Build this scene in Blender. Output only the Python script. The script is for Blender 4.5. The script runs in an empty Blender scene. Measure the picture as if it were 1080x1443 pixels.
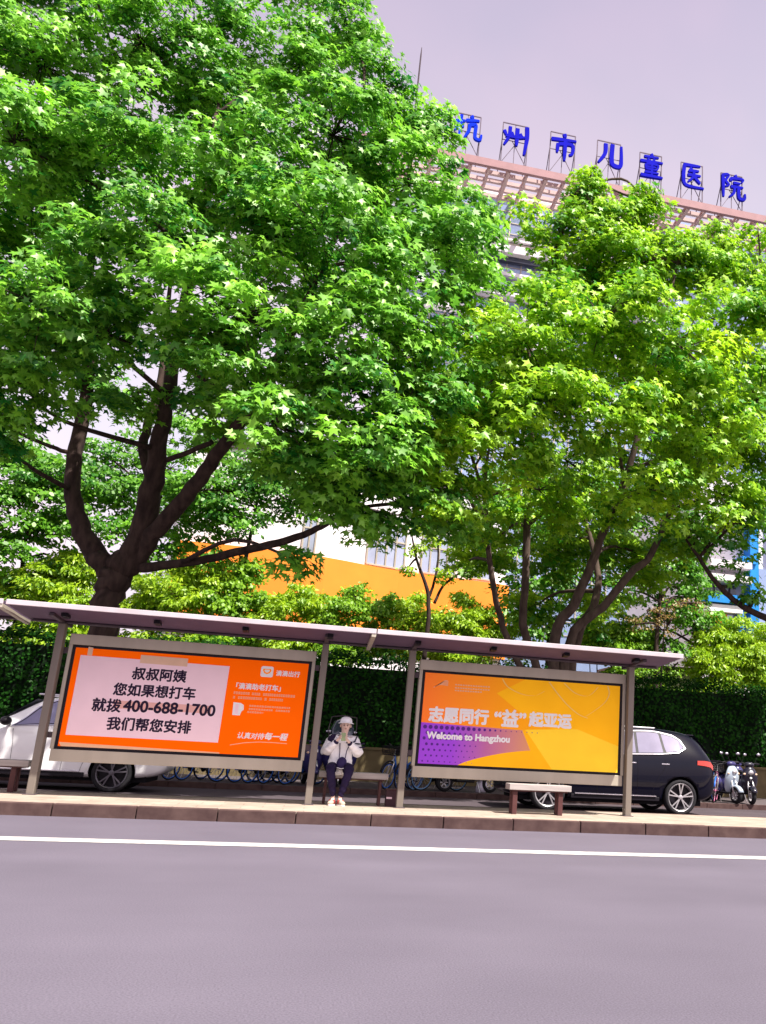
import bpy, bmesh, math, random
import numpy as np
from mathutils import Vector, Matrix, Quaternion
random.seed(7); rng = np.random.default_rng(7)
SC = bpy.context.scene
COL = SC.collection
RAD = math.radians
# ------------------------------------------------------------------ camera
FPX, CX, CY = 1265.58, 779.97, 721.0
PIT, ROL, YAW = RAD(15.05), RAD(2.986), RAD(13.85)
CAM = Vector((0.0, -15.741, 1.15))
FWD = Vector((math.sin(YAW)*math.cos(PIT), math.cos(YAW)*math.cos(PIT), math.sin(PIT)))
_r = Vector((math.cos(YAW), -math.sin(YAW), 0)); _u = _r.cross(FWD)
RT = math.cos(ROL)*_r + math.sin(ROL)*_u
UP = -math.sin(ROL)*_r + math.cos(ROL)*_u
cd = bpy.data.cameras.new('camera'); co = bpy.data.objects.new('camera', cd); COL.objects.link(co)
co.matrix_world = Matrix(((RT.x, UP.x, -FWD.x, CAM.x), (RT.y, UP.y, -FWD.y, CAM.y), (RT.z, UP.z, -FWD.z, CAM.z), (0, 0, 0, 1)))
cd.sensor_width = 36; cd.lens = 36*FPX/1443; cd.shift_x = -(CX-540)/1443; cd.clip_end = 6000
SC.camera = co
# ------------------------------------------------------------------ light
SUN = Vector((0.38, -0.46, 1.0)).normalized()          # towards the sun: front right, high
W = bpy.data.worlds.new('World'); SC.world = W; W.use_nodes = True
nt = W.node_tree; bg = nt.nodes['Background']
sky = nt.nodes.new('ShaderNodeTexSky'); sky.sky_type = 'NISHITA'; sky.sun_disc = False
sky.sun_elevation = math.asin(SUN.z); sky.sun_rotation = math.atan2(SUN.x, SUN.y)
sky.dust_density = 6; sky.air_density = 1.0; sky.ozone_density = 1.0
mx = nt.nodes.new('ShaderNodeMix'); mx.data_type = 'RGBA'; mx.inputs[0].default_value = 0.72
tcw = nt.nodes.new('ShaderNodeTexCoord'); sxyz = nt.nodes.new('ShaderNodeSeparateXYZ'); nt.links.new(tcw.outputs['Generated'], sxyz.inputs[0])
rw1 = nt.nodes.new('ShaderNodeValToRGB'); nt.links.new(sxyz.outputs[2], rw1.inputs[0])       # summer haze, whiter towards the horizon
rw1.color_ramp.elements[0].position = .30; rw1.color_ramp.elements[0].color = (5.3, 4.7, 5.1, 1)
rw1.color_ramp.elements[1].position = .74; rw1.color_ramp.elements[1].color = (2.7, 2.35, 3.0, 1)
e_ = rw1.color_ramp.elements.new(.56); e_.color = (4.15, 3.5, 3.9, 1)
nzw = nt.nodes.new('ShaderNodeTexNoise'); nzw.inputs['Scale'].default_value = 3.2; nzw.inputs['Detail'].default_value = 4; nzw.inputs['Roughness'].default_value = .45
nt.links.new(tcw.outputs['Generated'], nzw.inputs['Vector'])
rw2 = nt.nodes.new('ShaderNodeValToRGB'); nt.links.new(nzw.outputs['Fac'], rw2.inputs[0])
rw2.color_ramp.elements[0].position = .38; rw2.color_ramp.elements[0].color = (.92, .95, 1.0, 1)
rw2.color_ramp.elements[1].position = .66; rw2.color_ramp.elements[1].color = (1.20, 1.07, 1.09, 1)   # thin pinkish cloud
mw = nt.nodes.new('ShaderNodeMix'); mw.data_type = 'RGBA'; mw.blend_type = 'MULTIPLY'; mw.inputs[0].default_value = 1; mw.clamp_result = False
nt.links.new(rw1.outputs[0], mw.inputs[6]); nt.links.new(rw2.outputs[0], mw.inputs[7]); nt.links.new(mw.outputs[2], mx.inputs[7])
nt.links.new(sky.outputs[0], mx.inputs[6]); nt.links.new(mx.outputs[2], bg.inputs[0])
bg.inputs[1].default_value = 0.10
sl = bpy.data.lights.new('sun', 'SUN'); sl.energy = 4.7; sl.angle = RAD(0.6); sl.color = (1.0, 0.95, 0.86)
so = bpy.data.objects.new('sun', sl); COL.objects.link(so); so.location = (20, -30, 60)
so.rotation_euler = SUN.to_track_quat('Z', 'Y').to_euler()
SC.view_settings.view_transform = 'Standard'; SC.view_settings.look = 'None'; SC.view_settings.gamma = 1
SC.view_settings.exposure = 1.2
SC.cycles.max_bounces = 8; SC.cycles.transparent_max_bounces = 8

def at(x, y, Y):
    d = FWD + RT*((x-CX)/FPX) - UP*((y-CY)/FPX)
    return CAM + d*((Y-CAM.y)/d.y)
def ground(x, y, Z=0.0):
    d = FWD + RT*((x-CX)/FPX) - UP*((y-CY)/FPX)
    return CAM + d*((Z-CAM.z)/d.z)

# ------------------------------------------------------------------ materials
def mat(name, c, rough=0.6, metal=0.0, vary=0.12, scale=6.0, bump=0.0, c2=None, coat=0.0, spec=0.18, detail=6, stretch=None):
    m = bpy.data.materials.new(name); m.use_nodes = True
    t = m.node_tree; b = t.nodes['Principled BSDF']
    b.inputs['Roughness'].default_value = rough; b.inputs['Metallic'].default_value = metal
    b.inputs['Coat Weight'].default_value = coat; b.inputs['Coat Roughness'].default_value = 0.04
    b.inputs['Specular IOR Level'].default_value = spec
    tc = t.nodes.new('ShaderNodeTexCoord'); n = t.nodes.new('ShaderNodeTexNoise')
    n.inputs['Scale'].default_value = scale; n.inputs['Detail'].default_value = detail
    if stretch:
        mp = t.nodes.new('ShaderNodeMapping'); mp.inputs['Scale'].default_value = stretch
        t.links.new(tc.outputs['Object'], mp.inputs[0]); t.links.new(mp.outputs[0], n.inputs['Vector'])
    else:
        t.links.new(tc.outputs['Object'], n.inputs['Vector'])
    r = t.nodes.new('ShaderNodeValToRGB')
    if c2 is None:
        c2 = [min(1, k*(1+vary)) for k in c]; c = [k*(1-vary) for k in c]
    r.color_ramp.elements[0].position = 0.3; r.color_ramp.elements[1].position = 0.7
    r.color_ramp.elements[0].color = (*c, 1); r.color_ramp.elements[1].color = (*c2, 1)
    t.links.new(n.outputs['Fac'], r.inputs[0]); t.links.new(r.outputs[0], b.inputs['Base Color'])
    if bump:
        bp = t.nodes.new('ShaderNodeBump'); bp.inputs['Strength'].default_value = bump; bp.inputs['Distance'].default_value = 0.02
        t.links.new(n.outputs['Fac'], bp.inputs['Height']); t.links.new(bp.outputs[0], b.inputs['Normal'])
    return m

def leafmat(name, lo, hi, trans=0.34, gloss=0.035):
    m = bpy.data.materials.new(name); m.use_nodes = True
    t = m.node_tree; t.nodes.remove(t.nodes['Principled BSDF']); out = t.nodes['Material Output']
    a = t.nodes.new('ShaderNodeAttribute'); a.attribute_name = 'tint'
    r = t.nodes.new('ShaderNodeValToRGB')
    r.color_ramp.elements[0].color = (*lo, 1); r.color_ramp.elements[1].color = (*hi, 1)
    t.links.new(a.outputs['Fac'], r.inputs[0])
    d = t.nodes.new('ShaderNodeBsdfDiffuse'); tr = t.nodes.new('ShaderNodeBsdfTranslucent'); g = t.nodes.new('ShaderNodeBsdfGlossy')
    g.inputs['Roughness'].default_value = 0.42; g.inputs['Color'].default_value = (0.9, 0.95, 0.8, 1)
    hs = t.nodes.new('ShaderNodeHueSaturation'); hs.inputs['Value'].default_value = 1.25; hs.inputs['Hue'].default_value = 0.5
    t.links.new(r.outputs[0], d.inputs[0]); t.links.new(r.outputs[0], hs.inputs['Color']); t.links.new(hs.outputs[0], tr.inputs[0])
    m1 = t.nodes.new('ShaderNodeMixShader'); m1.inputs[0].default_value = trans
    t.links.new(d.outputs[0], m1.inputs[1]); t.links.new(tr.outputs[0], m1.inputs[2])
    m2 = t.nodes.new('ShaderNodeMixShader'); m2.inputs[0].default_value = gloss
    t.links.new(m1.outputs[0], m2.inputs[1]); t.links.new(g.outputs[0], m2.inputs[2])
    t.links.new(m2.outputs[0], out.inputs[0])
    return m

def asphalt(name, lo, hi):
    m = mat(name, lo, 0.85, scale=0.6, c2=hi, detail=8)
    t = m.node_tree; b = t.nodes['Principled BSDF']
    n2 = t.nodes.new('ShaderNodeTexNoise'); n2.inputs['Scale'].default_value = 90; n2.inputs['Detail'].default_value = 3
    tc = [n for n in t.nodes if n.type == 'TEX_COORD'][0]; t.links.new(tc.outputs['Object'], n2.inputs['Vector'])
    rm = [n for n in t.nodes if n.type == 'VALTORGB'][0]
    n3 = t.nodes.new('ShaderNodeTexNoise'); n3.inputs['Scale'].default_value = 1; n3.inputs['Detail'].default_value = 4
    mp = t.nodes.new('ShaderNodeMapping'); mp.inputs['Scale'].default_value = (0.03, .55, 1)
    t.links.new(tc.outputs['Object'], mp.inputs[0]); t.links.new(mp.outputs[0], n3.inputs['Vector'])
    def mul(fac_out, col_out, lo, hi):
        mr = t.nodes.new('ShaderNodeMapRange'); mr.inputs[1].default_value = .3; mr.inputs[2].default_value = .7
        mr.inputs[3].default_value = lo; mr.inputs[4].default_value = hi; t.links.new(fac_out, mr.inputs[0])
        mm = t.nodes.new('ShaderNodeMix'); mm.data_type = 'RGBA'; mm.blend_type = 'MULTIPLY'; mm.inputs[0].default_value = 1
        t.links.new(col_out, mm.inputs[6]); t.links.new(mr.outputs[0], mm.inputs[7]); return mm.outputs[2]
    o = mul(n2.outputs['Fac'], rm.outputs[0], .8, 1.2); o = mul(n3.outputs['Fac'], o, .90, 1.06)
    t.links.new(o, b.inputs['Base Color'])
    bp = t.nodes.new('ShaderNodeBump'); bp.inputs['Strength'].default_value = .15; bp.inputs['Distance'].default_value = .01
    t.links.new(n2.outputs['Fac'], bp.inputs['Height']); t.links.new(bp.outputs[0], b.inputs['Normal'])
    return m

def brickmat(name, c1, c2, mortar, sx, sy, off=.5):
    m = mat(name, c1, .85, vary=.1)
    t = m.node_tree; b = t.nodes['Principled BSDF']; rm = [n for n in t.nodes if n.type == 'VALTORGB'][0]
    tc = [n for n in t.nodes if n.type == 'TEX_COORD'][0]
    br = t.nodes.new('ShaderNodeTexBrick'); br.inputs['Scale'].default_value = 1; br.inputs['Brick Width'].default_value = sx
    br.inputs['Row Height'].default_value = sy; br.inputs['Mortar Size'].default_value = .008; br.offset = off
    br.inputs['Color1'].default_value = (*c1, 1); br.inputs['Color2'].default_value = (*c2, 1); br.inputs['Mortar'].default_value = (*mortar, 1)
    t.links.new(tc.outputs['Object'], br.inputs['Vector'])
    n2 = t.nodes.new('ShaderNodeTexNoise'); n2.inputs['Scale'].default_value = 3; n2.inputs['Detail'].default_value = 8
    t.links.new(tc.outputs['Object'], n2.inputs['Vector'])
    mr = t.nodes.new('ShaderNodeMapRange'); mr.inputs[1].default_value = .3; mr.inputs[2].default_value = .7; mr.inputs[3].default_value = .75; mr.inputs[4].default_value = 1.12
    t.links.new(n2.outputs['Fac'], mr.inputs[0])
    mm = t.nodes.new('ShaderNodeMix'); mm.data_type = 'RGBA'; mm.blend_type = 'MULTIPLY'; mm.inputs[0].default_value = 1
    t.links.new(br.outputs['Color'], mm.inputs[6]); t.links.new(mr.outputs[0], mm.inputs[7]); t.links.new(mm.outputs[2], b.inputs['Base Color'])
    return m

M = dict(
 road=asphalt('asphalt', (.102, .089, .116), (.120, .105, .136)),
 lane_shaded=asphalt('shaded_asphalt', (.060, .046, .054), (.085, .066, .076)),  # darker asphalt tone stands in for tree shade behind the platform
 lane=mat('lane_paint', (.42, .40, .39), .75, vary=.25, scale=10),
 plat=brickmat('platform_slabs', (.33, .265, .215), (.38, .305, .25), (.25, .20, .17), .6, .35),
 kerb=mat('kerb_stone', (.060, .034, .033), .9, scale=6, c2=(.098, .060, .055), bump=.3),
 pave=brickmat('pavement_slabs', (.10, .08, .085), (.12, .098, .102), (.06, .05, .05), .4, .2),  # slabs darkened along with the lane, for the tree shade
 soil=mat('soil', (.06, .06, .025), .95, c2=(.10, .11, .04), scale=2),
 steel=mat('brushed_steel', (.44, .395, .325), .45, .25, vary=.10, scale=3, stretch=(1, 1, .15)),
 steelpost=mat('post_steel', (.21, .18, .155), .45, .3, vary=.12, scale=3, stretch=(1, 1, .15)),
 rimdk=mat('dark_alloy', (.13, .12, .14), .35, .6, vary=.05),
 steeldk=mat('dull_steel', (.085, .065, .075), .5, .25, vary=.15, scale=5),
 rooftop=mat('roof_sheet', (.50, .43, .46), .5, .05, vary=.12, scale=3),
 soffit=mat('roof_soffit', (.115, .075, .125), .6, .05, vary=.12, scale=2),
 black=mat('black_plastic', (.010, .008, .012), .45, vary=.2),
 rubber=mat('tyre_rubber', (.018, .017, .02), .8, vary=.2, scale=20),
 alloy=mat('alloy', (.62, .60, .62), .3, .8, vary=.05),
 chrome=mat('chrome', (.60, .58, .64), .15, 1., vary=.03),
 orange=mat('orange_print', (.97, .125, .0005), .6, vary=.03, scale=2, spec=.03),
 pink=mat('notice_paper', (.93, .69, .76), .7, vary=.03, scale=3),
 paleorange=mat('notice_highlight', (.80, .45, .40), .7, vary=.03),
 ink=mat('dark_ink', (.018, .008, .03), .6, vary=.1),
 white=mat('white_print', (.88, .86, .86), .5, vary=.02),
 cream=mat('pale_print', (.86, .50, .30), .5, vary=.05),
 tape=mat('adhesive_tape', (.78, .52, .36), .35, vary=.05),
 purple=mat('purple_print', (.24, .055, .50), .5, vary=.12, scale=1.2, spec=.03),
 dots=mat('purple_dots', (.10, .018, .25), .5, vary=.05),
 gold=mat('gold_print', (.93, .45, .012), .5, vary=.05, scale=2, spec=.03),
 yellow=mat('yellow_print', (.92, .58, .035), .5, vary=.05, scale=2, spec=.03),
 amber=mat('amber_print', (.90, .245, .008), .5, vary=.04, scale=2, spec=.03),
 apricot=mat('apricot_reflection', (.93, .62, .16), .5, vary=.05),  # painted colour of the reflections on the poster glass
 mauve=mat('mauve_print', (.50, .17, .22), .5, vary=.1, scale=2, coat=.3),
 benchtop=mat('bench_top', (.36, .325, .315), .6, vary=.18, scale=6, stretch=(.3, 3, 3)),
 benchleg=mat('bench_leg', (.085, .035, .035), .5, vary=.2),
 maroon=mat('maroon_box', (.07, .035, .045), .6, vary=.2),
 bark=mat('bark', (.022, .014, .013), .95, scale=7, c2=(.066, .043, .036), bump=.9, stretch=(1, 1, .35)),
 barkpale=mat('bark_pale', (.045, .03, .026), .95, scale=7, c2=(.11, .078, .062), bump=.8, stretch=(1, 1, .35)),
 leaf=leafmat('plane_leaf', (.016, .15, .018), (.33, .68, .045), .40),
 leafb=leafmat('plane_leaf_light', (.045, .22, .012), (.52, .78, .022), .42),
 leafbg=leafmat('background_leaf', (.02, .13, .012), (.20, .46, .02), .42, .03),
 bamboo=leafmat('bamboo_leaf', (.16, .32, .010), (.48, .64, .022), .42, .03),
 bush=leafmat('bush_leaf', (.08, .22, .010), (.32, .54, .022), .4, .03),
 redleaf=leafmat('red_leaf', (.16, .10, .03), (.34, .22, .06), .4, .03),
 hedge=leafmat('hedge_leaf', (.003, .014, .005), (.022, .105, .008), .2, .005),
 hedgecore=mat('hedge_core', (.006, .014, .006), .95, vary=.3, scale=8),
 wall=mat('planter_wall', (.15, .115, .06), .9, vary=.2, scale=3),
 facade=mat('white_cladding', (.72, .68, .72), .6, vary=.04, scale=.8),
 orangewall=mat('orange_cladding', (.84, .24, .03), .6, vary=.05, scale=.8),
 pergola=mat('pink_steel', (.52, .37, .36), .6, vary=.08, scale=1),
 pergoladk=mat('rust_beam', (.33, .19, .20), .6, vary=.1, scale=1),
 glassb=mat('facade_glass', (.30, .38, .58), .18, .35, vary=.12, scale=.25, spec=.8),
 glassd=mat('dark_glass', (.05, .06, .09), .1, .2, vary=.2, scale=.5, spec=.8),
 glassl=mat('pale_window', (.38, .42, .55), .15, .4, vary=.15, scale=.6, spec=.8),
 blue=mat('sign_blue', (.008, .008, .38), .7, spec=.02, vary=.15, scale=1),
 blue2=mat('sign_blue_light', (.006, .03, .58), .7, spec=.02, vary=.15, scale=1),
 skyblue=mat('blue_cladding', (.02, .22, .62), .5, vary=.1, scale=1),
 frame=mat('sign_frame', (.10, .075, .10), .6, .3, vary=.1),
 carwhite=mat('white_paint', (.88, .87, .88), .3, vary=.01, coat=1),
 carblack=mat('black_paint', (.003, .003, .009), .3, vary=.05, coat=.5, spec=.03),
 carglass=mat('car_glass', (.24, .23, .32), .07, .65, vary=.05, spec=.4),
 under=mat('car_under', (.006, .006, .008), .8, vary=.2),
 red=mat('tail_lamp', (.42, .035, .025), .2, vary=.1, coat=1),
 bikeblue=mat('bike_blue', (.02, .13, .55), .4, vary=.1, coat=.5),
 bikepale=mat('bike_pale_blue', (.16, .34, .60), .4, vary=.1, coat=.5),
 bikepink=mat('bike_pink', (.55, .16, .30), .4, vary=.1, coat=.5),
 scgrey=mat('scooter_grey', (.36, .42, .50), .3, vary=.05, coat=.8),
 scblack=mat('scooter_black', (.012, .010, .022), .3, vary=.1, coat=.8),
 scblue=mat('scooter_navy', (.03, .025, .11), .3, vary=.1, coat=.8),
 clear=mat('windscreen', (.045, .05, .08), .1, .1, vary=.1, spec=.8),
 skin=mat('skin', (.74, .54, .46), .55, vary=.05),
 hair=mat('hair', (.012, .009, .010), .5, vary=.2),
 jwhite=mat('jacket_white', (.97, .96, .98), .8, vary=.02, scale=14, bump=.25),
 jdark=mat('jacket_navy', (.022, .014, .05), .8, vary=.15, scale=14, bump=.2),
 trouser=mat('trousers_navy', (.016, .010, .04), .85, vary=.2, scale=14, bump=.2),
 shoe=mat('shoe_cream', (.42, .34, .27), .7, vary=.05),
 shoered=mat('shoe_red', (.28, .05, .045), .6, vary=.1),
 phone=mat('phone_case', (.34, .42, .22), .4, vary=.1),
 bagm=mat('bag_fabric', (.03, .02, .08), .7, vary=.2, scale=10),
 plastic=mat('plastic_bag', (.72, .68, .78), .4, vary=.08, scale=8),
)

for k_ in ('orange', 'gold', 'amber', 'yellow', 'purple', 'mauve'):
    t = M[k_].node_tree; b = t.nodes['Principled BSDF']; rm = [n for n in t.nodes if n.type == 'VALTORGB'][0]
    t.links.new(rm.outputs[0], b.inputs['Emission Color']); b.inputs['Emission Strength'].default_value = .10   # faint glow added to brighten the prints under the roof, as if backlit
# ------------------------------------------------------------------ helpers
def link(name, me, m=None, parent=None, smooth=False):
    o = bpy.data.objects.new(name, me); COL.objects.link(o)
    if m is not None:
        me.materials.append(M[m] if isinstance(m, str) else m)
    if smooth:
        for p in me.polygons: p.use_smooth = True
    if parent: o.parent = parent
    return o
def tag(o, label=None, cat=None, group=None, kind=None):
    if label: o['label'] = label
    if cat: o['category'] = cat
    if group: o['group'] = group
    if kind: o['kind'] = kind
    return o
def empty(name, loc, rz=0.0, label=None, cat=None, group=None):
    o = bpy.data.objects.new(name, None); COL.objects.link(o); o.location = loc; o.rotation_euler = (0, 0, rz); o.empty_display_size = .1
    return tag(o, label, cat, group)
def copy_tree(o, parent=None):
    c = o.copy(); COL.objects.link(c); c.parent = parent
    for ch in list(o.children): copy_tree(ch, c)
    return c

class MB:
    def __init__(s): s.v = []; s.f = []
    def add(s, vs, fs):
        k = len(s.v); s.v += [tuple(p) for p in vs]; s.f += [tuple(i+k for i in q) for q in fs]; return s
    def box(s, a, b):
        (x0, y0, z0), (x1, y1, z1) = a, b
        return s.add([(x0, y0, z0), (x1, y0, z0), (x1, y1, z0), (x0, y1, z0), (x0, y0, z1), (x1, y0, z1), (x1, y1, z1), (x0, y1, z1)],
                     [(3, 2, 1, 0), (4, 5, 6, 7), (0, 1, 5, 4), (1, 2, 6, 5), (2, 3, 7, 6), (3, 0, 4, 7)])
    def quad(s, *p): return s.add(p, [tuple(range(len(p)))])
    def bar(s, a, b, w, h=None):
        h = h or w; a = Vector(a); b = Vector(b); d = (b-a).normalized()
        ref = Vector((0, 0, 1)) if abs(d.z) < .95 else Vector((1, 0, 0))
        x = d.cross(ref).normalized()*(w/2); y = x.cross(d).normalized()*(h/2)
        return s.add([a-x-y, a+x-y, a+x+y, a-x+y, b-x-y, b+x-y, b+x+y, b-x+y],
                     [(3, 2, 1, 0), (4, 5, 6, 7), (0, 1, 5, 4), (1, 2, 6, 5), (2, 3, 7, 6), (3, 0, 4, 7)])
    def tube(s, pts, rs, n=8, closed=False):
        pts = [Vector(p) for p in pts]; N = len(pts)
        if not hasattr(rs, '__len__'): rs = [rs]*N
        ring = []; up = None
        for i in range(N):
            if closed: d = (pts[(i+1) % N]-pts[i-1]).normalized()
            else: d = (pts[min(i+1, N-1)]-pts[max(i-1, 0)]).normalized()
            if up is None: up = d.orthogonal().normalized()
            up = (up - d*up.dot(d)); up = up.normalized() if up.length > 1e-6 else d.orthogonal().normalized()
            sd = d.cross(up)
            ring.append([pts[i]+(up*math.cos(2*math.pi*k/n)+sd*math.sin(2*math.pi*k/n))*rs[i] for k in range(n)])
        vs = [p for r in ring for p in r]; fs = []
        for i in range(N if closed else N-1):
            j = (i+1) % N
            for k in range(n): fs.append((i*n+k, i*n+(k+1) % n, j*n+(k+1) % n, j*n+k))
        if not closed:
            fs.append(tuple(range(n))[::-1]); fs.append(tuple((N-1)*n+k for k in range(n)))
        return s.add(vs, fs)
    def lathe(s, prof, n=24, c=(0, 0, 0), axis='y'):
        # profile (r, a) around an axis
        vs = []; fs = []
        for r, a in prof:
            for k in range(n):
                t = 2*math.pi*k/n; p = (r*math.cos(t), a, r*math.sin(t)) if axis == 'y' else (r*math.cos(t), r*math.sin(t), a)
                vs.append((p[0]+c[0], p[1]+c[1], p[2]+c[2]))
        for i in range(len(prof)-1):
            for k in range(n): fs.append((i*n+k, i*n+(k+1) % n, (i+1)*n+(k+1) % n, (i+1)*n+k))
        return s.add(vs, fs)
    def mesh(s, name):
        me = bpy.data.meshes.new(name); me.from_pydata(s.v, [], s.f); me.update(); return me
    def build(s, name, m, parent=None, smooth=False, bevel=0, seg=2):
        o = link(name, s.mesh(name), m, parent, smooth)
        bm = bmesh.new(); bm.from_mesh(o.data); bmesh.ops.recalc_face_normals(bm, faces=bm.faces[:]); bm.to_mesh(o.data); bm.free()
        if bevel:
            b = o.modifiers.new('bevel', 'BEVEL'); b.width = bevel; b.segments = seg; b.limit_method = 'ANGLE'
        return o

def spline(pts, k=5):
    P = [Vector(p) for p in pts]; out = []
    for i in range(len(P)-1):
        a, b, c, d = P[max(i-1, 0)], P[i], P[i+1], P[min(i+2, len(P)-1)]
        for j in range(k):
            t = j/k
            out.append(.5*((2*b)+(c-a)*t+(2*a-5*b+4*c-d)*t*t+(3*b-a-3*c+d)*t**3))
    out.append(P[-1]); return out
def spl1(vals, k=5):
    out = []
    for i in range(len(vals)-1):
        for j in range(k): out.append(vals[i]+(vals[i+1]-vals[i])*j/k)
    return out+[vals[-1]]

def text_mesh(body, size, width=None, bold=0.0, shear=0.0, align='CENTER'):
    """flat letters in x (right) and z (up), facing -y; bold = overlaid shifted copies, each a hair deeper"""
    c = bpy.data.curves.new('txt', 'FONT'); c.body = body; c.size = size; c.align_x = align; c.align_y = 'CENTER'; c.shear = shear; c.resolution_u = 4
    o = bpy.data.objects.new('txt', c); COL.objects.link(o); bpy.context.view_layer.update()
    me = bpy.data.meshes.new_from_object(o.evaluated_get(bpy.context.evaluated_depsgraph_get()))
    vs = [tuple(v.co) for v in me.vertices]; fs = [tuple(p.vertices) for p in me.polygons]
    bpy.data.objects.remove(o); bpy.data.curves.remove(c); bpy.data.meshes.remove(me)
    xs = [v[0] for v in vs]; ys = [v[1] for v in vs]; cx = (min(xs)+max(xs))/2 if align == 'CENTER' else min(xs); cy = (min(ys)+max(ys))/2
    k = width/(max(xs)-min(xs)) if width else 1
    mb = MB(); offs = [(0, 0)]
    if bold: offs += [(bold*math.cos(a*math.pi/4), bold*math.sin(a*math.pi/4)) for a in range(8)]
    for i, (dx, dz) in enumerate(offs):
        mb.add([((v[0]-cx)*k+dx, .00012*i, (v[1]-cy)*k+dz) for v in vs], fs)
    return mb
def put(mb, p):
    mb.v = [(x+p[0], y+p[1], z+p[2]) for x, y, z in mb.v]; return mb

# ------------------------------------------------------------------ setting
PY0 = 6.7
def sheet(name, x0, x1, y0, y1, z, m, kind='structure'):
    o = MB().quad((x0, y0, z), (x1, y0, z), (x1, y1, z), (x0, y1, z)).build(name, m); tag(o, kind=kind); return o
sheet('road', -1500, 1500, -1500, 1500, 0, 'road')
sheet('shaded_parking_lane', -200, 200, 1.08, PY0, .004, 'lane_shaded')  # separate dark sheet with the tree shade put into its colour
ml = MB()
x = -120.0
LY0, LY1 = ground(540, 1197.5).y, ground(540, 1192.5).y
ml.quad((-200, LY0, .004), (200, LY0, .004), (200, LY1, .004), (-200, LY1, .004))
tag(ml.build('road_marking', 'lane'), kind='structure')
KY, KZ = -1.756, .161
pl = MB(); pl.box((-90, KY+.16, -.02), (90, .95, KZ)); tag(pl.build('bus_stop_platform', 'plat'), kind='structure')
kb = MB()
xs = 2.02-1.06*84
while xs < 90:
    w = 1.06; dz = random.uniform(-.004, .004); dy = random.uniform(-.006, .006)
    kb.box((xs+.006, KY+dy, -.02), (xs+w-.006, KY+.155, KZ+.003+dz)); xs += w
tag(kb.build('kerb', 'kerb', bevel=.012), kind='structure')
kb2 = MB(); xs = -90
while xs < 90:
    kb2.box((xs+.004, .955, -.02), (xs+.996, 1.08, KZ+.002)); xs += 1.0
tag(kb2.build('rear_kerb', 'kerb', bevel=.01), kind='structure')
PY, PZ = 6.7, .13
MBp = MB().box((-120, PY+.13, -.05), (120, 11.1, PZ)); tag(MBp.build('pavement', 'pave'), kind='structure')
kb3 = MB(); xs = -120
while xs < 120:
    kb3.box((xs+.004, PY, -.02), (xs+.996, PY+.125, PZ+.003)); xs += 1.0
tag(kb3.build('pavement_kerb', 'kerb', bevel=.01), kind='structure')
tag(MB().box((-120, 12.4, -.05), (160, 200, .35)).build('garden_ground', 'soil'), kind='structure')

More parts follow.
